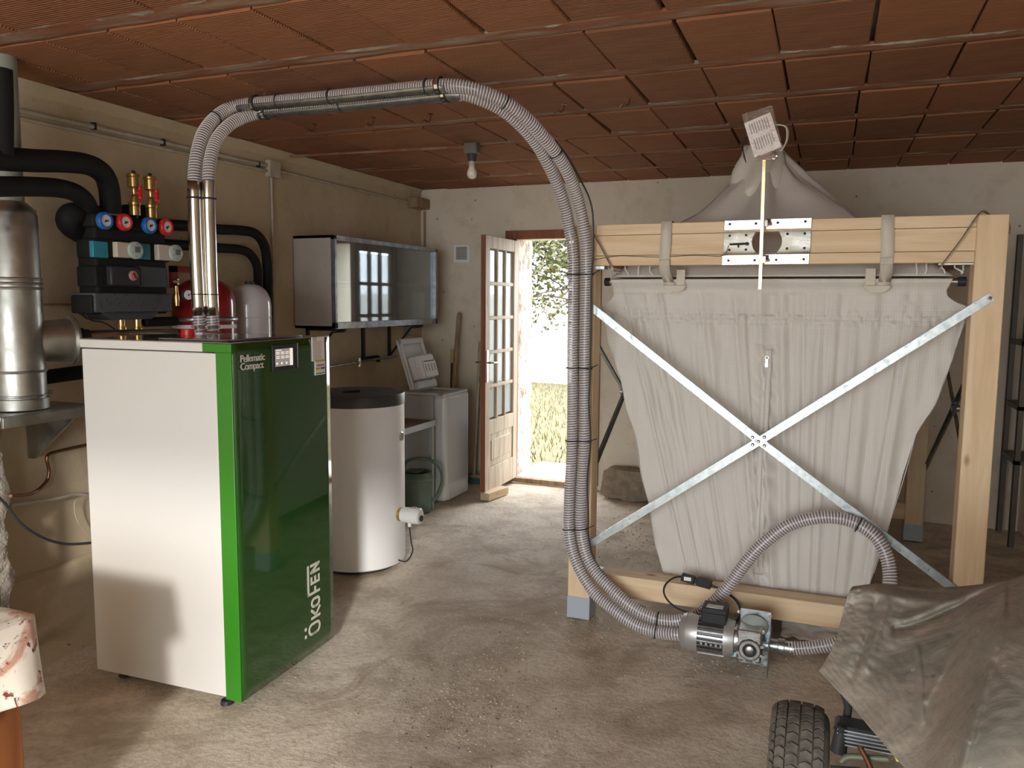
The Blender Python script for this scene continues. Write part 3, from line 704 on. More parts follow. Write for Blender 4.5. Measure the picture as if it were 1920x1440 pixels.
# instruction leaflet in a clear bag
bt = thing('leaflet_bag', 'folded instruction leaflet in a clear zip bag hung at the sack peak', 'bag', PY(1432, 290, 3.70))
cn = [PY(x, y, Y) for x, y, Y in ((1395, 231, 3.70), (1444, 210, 3.70), (1465, 275, 3.705), (1415, 295, 3.705))]
def quad(cn, dy, e=0):
    c_ = sum(cn, Vector())/4; return [p+(p-c_)*e+Vector((0, dy, 0)) for p in cn]
def bil(q, u, v): return q[0].lerp(q[1], u).lerp(q[3].lerp(q[2], u), v)
MB().prism(quad(cn, .004), (0, .005, 0)).build('leaflet', PAPER, bt)
ink = pm('grey_ink', (.30, .24, .24), .8)
mb = MB()
for r0, r1 in ((.08, .42), (.52, .86)):
    for k in range(8):
        u0 = .14+k*.095; L = random.uniform(.8, 1)
        mb.add([bil(quad(cn, .0025), u0, r0), bil(quad(cn, .0025), u0+.035, r0), bil(quad(cn, .0025), u0+.035, r0+(r1-r0)*L), bil(quad(cn, .0025), u0, r0+(r1-r0)*L)], [(0, 1, 2, 3)])
o = mb.build('printed_lines', ink, bt); o['kind'] = 'stuff'
cb = [PY(x, y, 3.69) for x, y in ((1391, 215), (1448, 198), (1468, 277), (1413, 297))]
MB().grid(lambda u, v: bil(cb, u, v)+Vector((0, -.004+.010*noise.noise(Vector((u*7, v*9, 0)))+.006*noise.noise(Vector((u*3, v*22, 2))), 0)), 30, 40).build('clear_bag', BAGPL, bt, sharp=80)
mb = MB()
for k in range(3): c_ = PY(1466-2*k, 255, 3.73+.01*k); mb.tube(spline([c_+Vector((-.02, 0, .05)), c_+Vector((.016+.006*k, 0, .035)), c_+Vector((.02+.006*k, 0, -.02)), c_+Vector((.0, 0, -.065))], 8), .0035, 8)
one(mb, 'coiled_lead', OFFW, 'loops of pale cable hanging right of the leaflet bag', 'cable'); mb = MB()
for k in range(3): c_ = PY(1398+2*k, 270, 3.73); mb.tube(spline([c_+Vector((0, 0, .03)), c_+Vector((-.012-.005*k, 0, 0)), c_+Vector((-.005, 0, -.06-.01*k))], 6), .0022, 6)
one(mb, 'coiled_lead', BLACKP, 'thin dark wires dangling left of the leaflet bag', 'cable')

# ================================================================== PNEUMATIC HOSES
def hose(name, ctrl, label, r=.029):
    P_ = [PY(x, y, Y) for x, y, Y in ctrl]; sp = resample(spline(P_, 12), .004); z = sp[0].copy()
    t = thing(name, label, 'hose', z, 'ribbed pellet hoses')
    MB().tube(sp[::4]+[sp[-1]], r-.0025, 20, caps=False).build('hose_wall', HOSEC, t)
    # helical spiral rib
    pts = []; pitch = .0125; m = len(sp); T = [(sp[min(i+1, m-1)]-sp[max(i-1, 0)]).normalized() for i in range(m)]; ref = T[0].orthogonal(); L = 0
    nper = 14; fr_ = []
    for i in range(m):
        ref = (ref-T[i]*ref.dot(T[i])).normalized(); fr_.append((ref.copy(), T[i].cross(ref)))
    tot = (m-1)*.004; ns = int(tot/pitch*nper)
    mb = MB(); o0 = 0
    for k in range(ns+1):
        s_ = k/nper*pitch; i = min(int(s_/.004), m-2); f_ = s_/.004-i; c_ = sp[i].lerp(sp[i+1], f_); a_, b_ = fr_[i]; th = 2*PI*k/nper
        e = a_*math.cos(th)+b_*math.sin(th); T_ = T[i]; w, h = .0026, .0018
        for du, dr in ((-w, -h), (-w*.6, h), (w*.6, h), (w, -h)): mb.v.append(c_+e*(r-.001+dr)+T_*du)
    mb.f = [(4*k+j, 4*k+j+1, 4*k+j+5, 4*k+j+4) for k in range(ns) for j in range(3)]
    mb.keep = True
    mb.build('spiral_rib', HOSER, t, sharp=60)
    return t, sp
hA = [(375, 622, 2.95), (373, 580, 2.95), (370, 520, 2.95), (367, 450, 2.95), (365, 390, 2.95), (364, 340, 2.95), (368, 295, 2.97), (380, 252, 3.02), (402, 222, 3.10), (428, 204, 3.17), (458, 196, 3.2), (500, 192, 3.2), (600, 183, 3.2), (700, 173, 3.2), (786, 164, 3.2), (835, 160, 3.2), (881, 165, 3.22), (920, 178, 3.26), (955, 197, 3.31), (990, 225, 3.38), (1020, 258, 3.46), (1045, 290, 3.54), (1065, 325, 3.61), (1080, 362, 3.67), (1090, 400, 3.70), (1097, 440, 3.72), (1100, 490, 3.735), (1099, 560, 3.74), (1097, 660, 3.74), (1097, 760, 3.74), (1095, 850, 3.74), (1090, 930, 3.74), (1089, 985, 3.735), (1096, 1030, 3.72), (1112, 1066, 3.70), (1140, 1098, 3.68), (1175, 1130, 3.66), (1210, 1152, 3.65), (1245, 1163, 3.65), (1282, 1162, 3.66), (1315, 1148, 3.67), (1342, 1125, 3.68), (1367, 1098, 3.69), (1390, 1066, 3.70), (1416, 1034, 3.71), (1445, 1008, 3.72), (1475, 987, 3.725), (1505, 976, 3.73), (1540, 970, 3.73), (1575, 972, 3.73), (1608, 983, 3.725), (1638, 1003, 3.71), (1657, 1030, 3.69), (1667, 1062, 3.67), (1668, 1100, 3.64), (1655, 1145, 3.60), (1620, 1185, 3.58), (1570, 1206, 3.57), (1520, 1214, 3.57), (1478, 1215, 3.57)]
hB = [(400, 622, 2.99), (398, 580, 2.99), (395, 520, 2.99), (393, 450, 2.99), (391, 390, 2.99), (391, 340, 2.99), (394, 300, 3.01), (405, 264, 3.06), (428, 236, 3.13), (455, 221, 3.20), (490, 211, 3.25), (524, 207, 3.25), (600, 200, 3.25), (700, 190, 3.25), (816, 178, 3.25), (862, 175, 3.25), (905, 188, 3.29), (942, 206, 3.35), (975, 233, 3.42), (1003, 265, 3.50), (1024, 300, 3.57), (1043, 340, 3.64), (1057, 380, 3.69), (1067, 425, 3.73), (1075, 480, 3.74), (1075, 560, 3.745), (1074, 660, 3.745), (1074, 760, 3.745), (1072, 850, 3.745), (1068, 930, 3.74), (1067, 985, 3.73), (1072, 1027, 3.71), (1088, 1070, 3.685), (1115, 1112, 3.66), (1151, 1143, 3.635), (1190, 1170, 3.62), (1230, 1184, 3.61), (1275, 1190, 3.60), (1330, 1193, 3.62), (1390, 1193, 3.64)]
HA, spA = hose('pellet_hose', hA, 'clear ribbed hose that rises to the ceiling nearest the camera and loops before the sack')
HB, spB = hose('pellet_hose', hB, 'second clear ribbed hose, ending behind the electric motor on the floor')
def near(sp, px, py):
    best = None
    for i, p in enumerate(sp):
        d = p-Vector((0, 0, CAMZ)); w = d.x*_f[0]+d.y*_f[1]+d.z*_f[2]
        x = 960+FPX*(d.x*_R[0]+d.y*_R[1]+d.z*_R[2])/w; y = 720-FPX*(d.x*_U[0]+d.y*_U[1]+d.z*_U[2])/w
        q = (x-px)**2+(y-py)**2
        if best is None or q < best[0]: best = (q, i)
    return best[1]
def seg(sp, a, b): i, j = near(sp, *a), near(sp, *b); return sp[min(i, j):max(i, j)+1]
for H, sp, pa, pb in ((HA, spA, (364, 340), (374, 592)), (HB, spB, (391, 340), (399, 592))):
    s_ = seg(sp, pa, pb); MB().tube(s_[::12]+[s_[-1]], .0308, 28, caps=False).build('metal_sleeve', INOX, H, solid=.001)
    s_ = seg(sp, pb, (pb[0]+1, 622))
    c_ = s_[len(s_)//3]; MB().ring(c_, (0, 0, 1), .031, .003, 28, 6).cyl(c_+Vector((-.012, -.036, 0)), c_+Vector((.02, -.036, 0)), .006, 8).cbox(c_+Vector((0, -.038, 0)), (.022, .012, .014)).build('hose_clip', CHROME, H)
for H, sp, pa, pb in ((HA, spA, (448, 197), (838, 160)), (HB, spB, (486, 212), (866, 176))):
    s_ = seg(sp, pa, pb); mb = MB(); mb.tube(s_[::10]+[s_[-1]], .0325, 20, a0=PI-1.32, a1=PI+1.32, up=(0, 0, 1)); mb.keep = True
    mb.build('support_trough', STEEL, H, solid=.0012, sharp=60)
def band(H, sp, px, py, mat, nm, rr=.0325, w=.0035, tail=None):
    i = near(sp, px, py); d = sp[min(i+4, len(sp)-1)]-sp[max(i-4, 0)]; mb = MB(); mb.ring(sp[i], d, rr, w, 26, 6)
    if tail: mb.bar(sp[i]+Vector(tail)*.9, sp[i]+Vector(tail)*1.9, .006, .004)
    mb.build(nm, mat, H)
for H, sp, lst in ((HA, spA, ((478, 194), (823, 161))), (HB, spB, ((497, 210), (836, 177)))):
    for p in lst:
        i = near(sp, *p); d = sp[i+5]-sp[i-5]; c_ = sp[i]
        mb = MB(); mb.lathe(c_-d.normalized()*.013, c_+d.normalized()*.013, [(0, .034), (0, .0375), (1, .0375), (1, .034)], 30, caps=False).build('clamp_liner', BLACKP, H)
        mb = MB(); mb.lathe(c_-d.normalized()*.008, c_+d.normalized()*.008, [(0, .037), (0, .0395), (1, .0395), (1, .037)], 30, caps=False); mb.cyl(c_+Vector((0, 0, .03)), (c_.x, c_.y, ZC-.001), .004, 8); mb.build('pipe_clamp', CHROME, H)
for p in ((522, 190), (620, 181), (800, 163), (404, 221)): band(HA, spA, *p, BLACKP, 'cable_tie')
band(HB, spB, 640, 196, BLACKP, 'cable_tie'); band(HA, spA, 948, 192, BLACKP, 'cable_tie', .032, .003); band(HA, spA, 1042, 287, BLACKP, 'cable_tie', .032, .003)
for p, q in (((365, 372), (392, 372)), ((373, 552), (398, 552))):
    a, b = spA[near(spA, *p)], spB[near(spB, *q)]; w_ = .0045 if p[1] < 400 else .0025
    MB().ring(a, (0, 0, 1), .033, w_, 26, 6).ring(b, (0, 0, 1), .033, w_, 26, 6).build('cable_tie', BLACKP, HA)
def tie2(pa, pb, ext):
    a, b = spA[near(spA, *pa)], spB[near(spB, *pb)]; d = (spA[near(spA, *pa)+4]-spA[near(spA, *pa)-4]).normalized(); u = (a-b); u = (u-d*u.dot(d)); L = u.length; u.normalize(); n = d.cross(u); r_ = .0325; pts = []
    for k in range(13): th = -PI/2+PI*k/12; pts.append(a+u*r_*math.cos(th)+n*r_*math.sin(th))
    for k in range(13): th = PI/2+PI*k/12; pts.append(b+u*r_*math.cos(th)+n*r_*math.sin(th))
    pts.append(pts[0]); mb = MB(); mb.tube(pts, .0032, 6)
    if ext: e = a+u*.02-n*.03*0; mb.bar(a+u*r_*.9, a+u*(r_+.035)+Vector((0, -.01, .018)), .006, .004); mb.cbox(a+u*r_, (.01, .01, .01))
    mb.build('cable_tie', BLACKP, HA)
for pa, pb in (((1100, 514), (1075, 514)), ((1097, 690), (1074, 690)), ((1096, 826), (1072, 826)), ((1089, 992), (1067, 992))): tie2(pa, pb, True)
tie2((1232, 1160), (1229, 1185), False); band(HA, spA, 1610, 985, BLACKP, 'cable_tie', .0325, .0035)
# black supply cable down the back of the hoses
pts = [PY(x, y, Y) for x, y, Y in ((1040, 262, 3.50), (1068, 300, 3.58), (1090, 340, 3.66), (1106, 375, 3.70), (1112, 410, 3.71), (1113, 470, 3.71), (1109, 520, 3.71), (1108, 600, 3.71), (1106, 700, 3.71), (1104, 760, 3.71), (1107, 830, 3.71), (1101, 900, 3.71), (1103, 960, 3.71), (1104, 1010, 3.71), (1115, 1050, 3.71), (1140, 1085, 3.71), (1170, 1118, 3.72), (1210, 1140, 3.72))]
one(MB().tube(spline(pts, 8), .0042, 8), 'supply_cable', BLACKP, 'black cable tied along the right edge of the upright hoses', 'cable')

# ================================================================== PELLET BOILER
bxa, bxb, bya, byb, bz0, bz1 = -2.825, -2.075, 2.383, 3.04, .045, 1.45
BR = zrot(rad(1.6)); BC = Vector((bxb, bya, 0))
class RB(MB):                                     # boiler parts share one slight yaw
    def build(s, *a, **k):
        s.v = [BC+BR@(p-BC) for p in s.v]; return super().build(*a, **k)
boil = thing('pellet_boiler', 'tall white and green pellet boiler cabinet standing on small feet', 'boiler', (-2.45, 2.7, 0))
RB().box((bxa, bya, bz0), (bxb-.075, byb, 1.412)).build('side_casing', BOILW, boil, bevel=.004)
RB().box((bxa-.004, bya-.004, 1.416), (bxb-.135, byb, bz1)).build('lid_rim', BOILW, boil, bevel=.003)
RB().box((bxa-.004, bya-.004, bz1), (bxb-.0, byb, bz1+.004)).build('top_sheet', TOPG, boil, bevel=.0015)
RB().box((bxb-.40, bya+.05, bz1+.004), (bxb-.06, byb-.12, bz1+.012)).build('service_hatch', TOPG, boil, bevel=.003)
RB().box((bxb-.14, bya-.003, 1.416), (bxb-.003, byb, bz1-.001)).build('green_head', GREEN, boil, bevel=.002)
RB().box((bxb-.078, bya-.001, bz0-.01), (bxb-.004, byb-.002, 1.4165)).build('green_edge_trim', GREEN, boil, bevel=.003)
RB().grid(lambda u, v: (bxb+.002*math.sin(PI*u)+.0015*math.sin(v*5), bya+.002+(byb-bya-.008)*u, bz0-.005+(bz1-bz0+.004)*v), 20, 30).build('front_panel', GREENG, boil, solid=.004)
RB().box((bxb-.02, byb-.004, bz0), (bxb-.001, byb, bz1)).build('white_edge_strip', BOILW, boil)
RB().box((bxb-.06, bya+.004, bz1-.001), (bxb-.02, bya+.03, bz1+.010)).build('black_catch', BLACKP, boil, bevel=.002)
for x, y in ((bxb-.10, bya+.03), (bxa+.08, bya+.07), (bxb-.10, byb-.05), (bxa+.08, byb-.05)):
    mb = RB(); mb.cyl((x, y, .0), (x, y, .018), .026, 20, .022); mb.cyl((x, y, .018), (x, y, .07), .007, 12); mb.build('levelling_foot', BLACKP, boil, bevel=.002)
rc = RB().cyl((-2.60, 2.74, bz1+.004), (-2.60, 2.74, bz1+.034), .032, 28, .030); rc.build('red_cap', REDP, boil, bevel=.003)
def BP(x, y, off=.0):
    # photograph point on the green face, pushed outwards by off
    n = BR@Vector((1, 0, 0)); d = Vector(ray(x, y)); o_ = Vector((0, 0, CAMZ)); t = (BC+n*off-o_).dot(n)/d.dot(n); return o_+d*t
bn = BR@Vector((1, 0, 0)); by = BR@Vector((0, 1, 0)); bzv = Vector((0, 0, 1))
def BQ(x0, y0_, x1, y1_, o0, o1, name, mat, par, bevel=0):
    a = BP(x0, y0_, o0); b = BP(x1, y1_, o0); w = (b-a).dot(by); h = a.z-b.z
    mb = MB(); pts = [a, a+by*w, a+by*w-bzv*h, a-bzv*h]; mb.prism(pts, bn*(o1-o0)); return mb.build(name, mat, par, bevel=bevel), a, w, h
o, a, w, h = BQ(507.5, 647, 553.5, 692, .001, .012, 'control_panel', BLACKP, boil, .004); cp = o
scr, a, w, h = BQ(515.7, 655, 548.8, 684, .0122, .0135, 'screen', SCREEN, cp)
MB().prism([a+by*w*.83+bn*.0004, a+by*w+bn*.0004, a+by*w-bzv*h+bn*.0004, a+by*w*.83-bzv*h+bn*.0004], bn*.0016).build('screen_sidebar', SCREENW, cp)
mb = MB()
for r_ in range(3):
    for c_ in range(3):
        for l_ in range(2 if r_ < 2 else 1):
            q = a+by*w*(.04+.27*c_)-bzv*h*(.17+.24*r_+.09*l_+(.12 if r_ == 2 else 0))+bn*.0015; wd = w*.19 if r_ < 2 else w*.08; hh = h*.045 if r_ < 2 else h*.12
            mb.prism([q, q+by*wd, q+by*wd-bzv*hh, q-bzv*hh], bn*.0008)
q = a+by*w*.04-bzv*h*.05+bn*.0015; mb.prism([q, q+by*w*.3, q+by*w*.3-bzv*h*.05, q-bzv*h*.05], bn*.0008)
o = mb.build('screen_glyphs', SCREENW, cp); o['kind'] = 'stuff'
BQ(554.3, 643, 556.2, 689, .001, .010, 'silver_edge', ALU, cp, .001)
LET = m_emit('letter_print', (.66, .64, .56), 0.0)
q = BP(450.5, 679.5, .007)
text_mesh('Pellematic\nCompact', .039, 'lettering', LET, boil, q, by, bzv, .0008, .0005, linesp=.78, spacing=.94)
# maker's sign written upwards, built from strokes
def stroke_sign():
    th = .0125; mb = MB(); o0 = BP(601, 1181, .0075)      # baseline start at right side of the letters
    X, Yv = bzv, -by                                       # reading direction up, letter height towards the camera side
    def P2(x, y): return o0+X*x+Yv*y
    def line(x0, y0, x1, y1, w=th):
        a, b = Vector((x0, y0)), Vector((x1, y1)); d = (b-a).normalized(); n = Vector((-d.y, d.x))*w/2; a2, b2 = a-d*w/2*.0, b+d*0
        pts = [P2(*(a+n)), P2(*(b+n)), P2(*(b-n)), P2(*(a-n))]; mb.prism(pts, bn*.0012)
    H = .094
    def O(x, w, h=H, y0=0):
        n = 28; r_ = w/2
        def pt(t, o_):
            c_, s_ = math.cos(t), math.sin(t); R2 = r_-o_; cy = y0+r_ if s_ < 0 else y0+h-r_; return (x+r_+R2*c_, cy+R2*s_)
        for i in range(n):
            a_, b_ = 2*PI*i/n, 2*PI*(i+1)/n; pa, pb, pc, pd = pt(a_, 0), pt(b_, 0), pt(b_, th), pt(a_, th)
            if (math.sin((a_+b_)/2) > 0) != (math.sin(a_) > 0) : pass
            mb.prism([P2(*pa), P2(*pb), P2(*pc), P2(*pd)], bn*.0012)
        line(x+th/2, y0+r_-.001, x+th/2, y0+h-r_+.001); line(x+w-th/2, y0+r_-.001, x+w-th/2, y0+h-r_+.001)
    w = .058
    O(0, w)
    for xx in (.012, .046):
        n = 12; mb.prism([P2(xx+.0085*math.cos(2*PI*i/n), H+.020+.0085*math.sin(2*PI*i/n)) for i in range(n)], bn*.0012)
    x = .072; hk = .070; line(x+th/2, 0, x+th/2, hk); line(x+th, hk*.45, x+.045, hk); line(x+th, hk*.55, x+.047, 0)
    x = .122; O(x, .048, hk)
    x = .186; line(x+th/2, 0, x+th/2, H); line(x, H-th/2, x+.140, H-th/2); line(x+th, .036, x+.034, .036)
    x = .232; h3 = .070; line(x+th/2, 0, x+th/2, h3); [line(x+th*.9, y_, x+.036, y_) for y_ in (th/2, h3/2, h3-th/2)]
    x = .282; line(x+th/2, 0, x+th/2, h3); line(x+.044-th/2, 0, x+.044-th/2, h3); line(x+th*.5, h3-.004, x+.044-th*.5, .004)
    return mb
o = stroke_sign().build('lettering', LET, boil); 
st1, a, w, h = BQ(583.5, 632.5, 607.5, 675, .003, .0065, 'rating_sticker', PAPER, boil)
mb = MB()
for i in range(14): mb.prism([a+by*w*.08-bzv*h*(.2+i*.055)+bn*.0035, a+by*w*(.6+.3*random.random())-bzv*h*(.2+i*.055)+bn*.0035, a+by*w*.8-bzv*h*(.215+i*.055)+bn*.0035, a+by*w*.08-bzv*h*(.215+i*.055)+bn*.0035], bn*.0005)
o = mb.build('sticker_print', ink, st1); o['kind'] = 'stuff'
text_mesh('CE', .022, 'ce_mark', ink, st1, a+by*w*.08-bzv*h*.15+bn*.0035, by, bzv, .0003, .0004)
st2, a, w, h = BQ(589.5, 675.5, 608.5, 701, .003, .007, 'energy_sticker', PAPER, boil)
for f0, f1, c0, c1, cl in ((0, .13, 0, 1, (.50, .42, .10)), (.3, .42, .15, .9, (.42, .16, .25)), (.5, .64, .02, .5, (.50, .08, .10)), (.5, .64, .55, .95, (.14, .12, .30)), (.86, .93, .02, .95, (.12, .28, .10))):
    MB().prism([a+by*w*c0-bzv*h*f0+bn*.004, a+by*w*c1-bzv*h*f0+bn*.004, a+by*w*c1-bzv*h*f1+bn*.004, a+by*w*c0-bzv*h*f1+bn*.004], bn*.0004).build('printed_band', pm('band_%d' % int(cl[0]*1000+cl[2]*100), cl, .6), st2)

# ================================================================== FLUE
fl = thing('flue_pipe', 'tall galvanised flue pipe with a side branch to the boiler', 'flue', (-3.25, 2.40, 1.13))
fc = Vector((-3.25, 2.40, 0)); PAINT = pm('grey_green_paint', (.30, .32, .27), .5, var=(.22, .23, .19), vs=5)
MB().cyl(fc+Vector((0, 0, 1.95)), fc+Vector((0, 0, ZC+.02)), .058, 32).build('upper_pipe', PAINT, fl)
MB().lathe(fc+Vector((0, 0, 1.16)), fc+Vector((0, 0, 2.02)), [(0, .105), (0, .105), (.935, .103), (.97, .09), (1, .062)], 48).build('main_pipe', FLUEM, fl)
for z in (1.655, 1.675, 1.695, 1.30): MB().ring(fc+Vector((0, 0, z)), (0, 0, 1), .105, .006, 48, 8).build('joint_bead', FLUEM, fl)
MB().lathe(fc+Vector((0, 0, 1.135)), fc+Vector((0, 0, 1.185)), [(0, .112), (1, .112)], 48).build('base_collar', FLUEM, fl, bevel=.003)
MB().ring(fc+Vector((0, 0, 1.195)), (0, 0, 1), .108, .005, 48, 8).cbox(fc+Vector((.03, .115, 1.195)), (.02, .03, .022)).build('clamp_ring', STEEL, fl, bevel=.002)
b0 = Vector((-3.25, 2.46, 1.425)); b1 = Vector((-3.19, 2.615, 1.425))
d = (b1-b0).normalized()
MB().lathe(b0, b1, [(0, .085), (1, .10)], 40).build('branch_pipe', FLUEM, fl)
MB().lathe(b1-d*.01, b1+d*.012, [(0, .100), (0, .108), (.5, .112), (1, .108), (1, .100)], 40).build('branch_ring', FLUEM, fl)
MB().lathe(b1, b1+d*.02, [(0, .1), (1, .055)], 40).build('branch_cap', FLUEM, fl)
MB().cyl(b1+d*.015, b1+d*.05, .055, 32).cyl(b1+d*.05, b1+d*.075, .048, 32).build('reducer', BLACKP, fl)
MB().cyl(b1+d*.07, b1+d*.48, .043, 32).build('connecting_pipe', INOX, fl)
MB().ring(b1+d*.20, d, .044, .004, 32, 6).build('joint_bead', INOX, fl)
# bracket that carries the flue
brk = thing('wall_bracket', 'galvanised angled wall bracket under the flue pipe', 'bracket', (-3.3, 2.4, .9))
MB().box((-3.49, 2.2, 1.115), (-3.10, 2.66, 1.132)).build('shelf_plate', GREYP if False else FLUEM, brk, bevel=.002)
MB().box((-3.10, 2.2, 1.085), (-3.085, 2.66, 1.13)).build('front_lip', FLUEM, brk, bevel=.002)
MB().box((-3.49, 2.645, 1.085), (-3.09, 2.66, 1.118)).build('side_lip', FLUEM, brk, bevel=.002)
gs = MB(); gs.prism([(-3.49, 2.60, .86), (-3.49, 2.60, 1.115), (-3.12, 2.60, 1.115), (-3.45, 2.60, .86)], (0, .012, 0)); gs.build('gusset', FLUEM, brk)
gs = MB(); gs.prism([(-3.49, 2.22, .86), (-3.49, 2.22, 1.115), (-3.12, 2.22, 1.115), (-3.45, 2.22, .86)], (0, .012, 0)); gs.build('gusset', FLUEM, brk)
# rough masonry stub and pipes low on the left
def stub(u, v):
    z = 1.06*v; k = u*3; 
    pts = [(-3.5, 2.12), (-3.36, 2.12), (-3.36, 2.385), (-3.5, 2.385)]; i = min(int(k), 2); t = k-i
    x = pts[i][0]*(1-t)+pts[i+1][0]*t; y = pts[i][1]*(1-t)+pts[i+1][1]*t; n = noise.noise(Vector((x*14, y*14, z*9)))*.02+noise.noise(Vector((x*40, y*40, z*40)))*.008
    return (x+n, y+n, z)
struct(MB().grid(stub, 60, 90).build('trim_6', STONE))
one(MB().cyl((-3.27, 2.245, 0), (-3.27, 2.245, 1.10), .024, 24), 'waste_pipe', PVC, 'upright grey plastic pipe in front of the rough masonry stub', 'pipe')
pts = [PX(x, y, X) for x, y, X in ((-40, 960, -3.2), (0, 975, -3.25), (20, 930, -3.33), (60, 925, -3.44), (85, 905, -3.46), (92, 885, -3.46), (88, 862, -3.46), (92, 852, -3.46), (110, 846, -3.46), (165, 834, -3.46))][2:]
one(MB().tube(spline(pts, 8), .008, 10), 'copper_pipe', COPPER, 'bent copper pipe low on the wall between the bracket and the boiler', 'pipe')
pts = [PX(x, y, X) for x, y, X in ((18, 948, -3.40), (60, 942, -3.46), (110, 934, -3.46), (140, 927, -3.46), (170, 930, -3.46))]
one(MB().tube(spline(pts, 6), .009, 10), 'conduit_stub', OFFW, 'pale plastic conduit sloping low along the wall left of the boiler', 'conduit')
pts = [PX(x, y, X) for x, y, X in ((-20, 915, -3.22), (10, 945, -3.22), (40, 982, -3.2), (80, 1008, -3.18), (125, 1020, -3.16), (180, 1017, -3.1))]
one(MB().tube(spline(pts, 8), .006, 8), 'loose_cable', BLACKP, 'slack black cable drooping into the left side of the boiler', 'cable')
pts = [PX(x, y, -3.46) for x, y in ((158, 930), (142, 938), (140, 960), (150, 985), (166, 1000))]
one(MB().tube(spline(pts, 6), .0025, 6), 'thin_wire', OFFW, 'thin white wire curling down the wall beside the boiler', 'wire')
a = PX(72, 709, -3.38); b = PX(190, 693, -3.38)
one(MB().tube([a+(a-b)*.6, a, b, b+(b-a)*.6], .034, 20), 'insulated_pipe', BLACK, 'thick black insulated pipe running level behind the flue and boiler', 'pipe')
a, b = PX(78, 571, -3.47), PX(160, 571, -3.47)
one(MB().bar(a+(a-b)*.2, b+(b-a)*.8, .02, .012), 'wooden_batten', OLDWOOD, 'brown wooden batten on the wall beside the flue branch', 'batten')
a, b = PX(65, 1150, -3.46), PX(180, 1110, -3.46)
one(MB().bar(a, b, .03, .035), 'floor_pipe', DARKG, 'dark pipe low on the wall left of the boiler foot', 'pipe')

# ================================================================== HEATING PUMP GROUP
UX = -3.12
def U(x, y, off=0): return PX(x, y, UX+off)
un = thing('pump_group', 'black insulated heating pump group with four round gauges on the wall', 'pump group', U(240, 590))
def ub(x0, y0_, x1, y1_, o0, o1, name, mat, par=un, bevel=.006, skew=0):
    a, b = U(x0, y0_, o1), U(x1, y1_, o1); mb = MB(); mb.box((UX+o0, a.y, b.z), (UX+o1, b.y, a.z)); return mb.build(name, mat, par, bevel=bevel)
ub(176, 402, 316, 588, -.15, -.03, 'insulation_block', BLACK, bevel=.012)
ub(174, 398, 325, 440, -.13, .0, 'upper_shell', BLACK, bevel=.014)
ub(176, 446, 320, 492, -.13, -.012, 'middle_shell', BLACK, bevel=.01)
ub(178, 498, 316, 541, -.13, -.008, 'pump_shell', BLACK, bevel=.01)
ub(178, 549, 324, 584, -.13, .012, 'lower_bar', DARKSP, bevel=.006)
ub(170, 553, 182, 588, -.13, -.0, 'side_block', BLACK, bevel=.008)
ub(262, 499, 314, 539, -.05, .005, 'pump_cover', DARKG, bevel=.005)
am = ub(208, 498, 264, 537, -.02, .022, 'mixer_motor', BLACKP, bevel=.01)
c_ = U(249, 517, .022); MB().lathe(c_, c_+Vector((.012, 0, 0)), [(0, .024), (.7, .023), (1, .019)], 26).build('knob', pm('pink_grey', (.40, .20, .19), .5), am)
MB().cbox(c_+Vector((.014, -.0, 0)), (.004, .007, .03), Matrix.Rotation(.5, 3, 'X')).build('pointer', RED, am)
mb = MB(); a, b = U(190, 585, -.02), U(300, 598, -.02)
mb.prism([(UX-.19, a.y, a.z), (UX-.19, b.y, a.z), (UX-.19, b.y-.05, b.z), (UX-.19, a.y+.06, b.z)], (.17, 0, 0)); mb.build('drip_shell', DARKG, un, bevel=.004)
FACE = pm('gauge_face', (.70, .68, .70), .4)
for x, y, mt in ((193, 414, BLUEP), (230, 417, REDP), (277, 423, BLUEP), (308, 426, REDP)):
    c_ = U(x, y, .0); g = MB().lathe(c_, c_+Vector((.024, 0, 0)), [(0, .040), (.6, .041), (1, .036), (1, .028), (.8, .027)], 34, caps=False).build('gauge', mt, un)
    MB().cyl(c_+Vector((.01, 0, 0)), c_+Vector((.019, 0, 0)), .028, 30).build('gauge_face', FACE, g)
    MB().cbox(c_+Vector((.0205, .003, -.002)), (.002, .022, .005), Matrix.Rotation(random.uniform(-.6, .9), 3, 'X')).cyl(c_+Vector((.019, 0, 0)), c_+Vector((.022, 0, 0)), .005, 12).build('gauge_needle', BLACKP, g)
ub(174, 451, 204, 484, -.03, -.004, 'pump_face', TEAL, bevel=.004); ub(264, 456, 283, 487, -.03, -.004, 'pump_face', TEAL, bevel=.004)
CREAM = pm('cream_plastic', (.55, .47, .40), .5); DIAL = pm('pale_green_dial', (.40, .46, .42), .4); LCD = pm('lcd_grey', (.12, .15, .15), .3)
for x0, x1, cx, y0_, y1_ in ((219, 240, 252, 453, 484), (297, 316, 328, 458, 489)):
    g = ub(x0, y0_, x1+8, y1_, -.02, .016, 'pump_head', CREAM, bevel=.004); c_ = U(cx, (y0_+y1_)/2+1, .014)
    g2 = MB().lathe(c_, c_+Vector((.016, 0, 0)), [(0, .042), (.8, .041), (1, .036)], 32); g2 = g2.build('pump_dial', DIAL, un)
    MB().cbox(c_+Vector((.0165, .004, .004)), (.002, .032, .028)).build('dial_display', LCD, g2)
    for k in range(6):
        th = 2*PI*k/6+.4; MB().cyl(c_+Vector((.015, .030*math.cos(th), .030*math.sin(th))), c_+Vector((.0175, .030*math.cos(th), .030*math.sin(th))), .003, 8).build('dial_button', ink, g2)
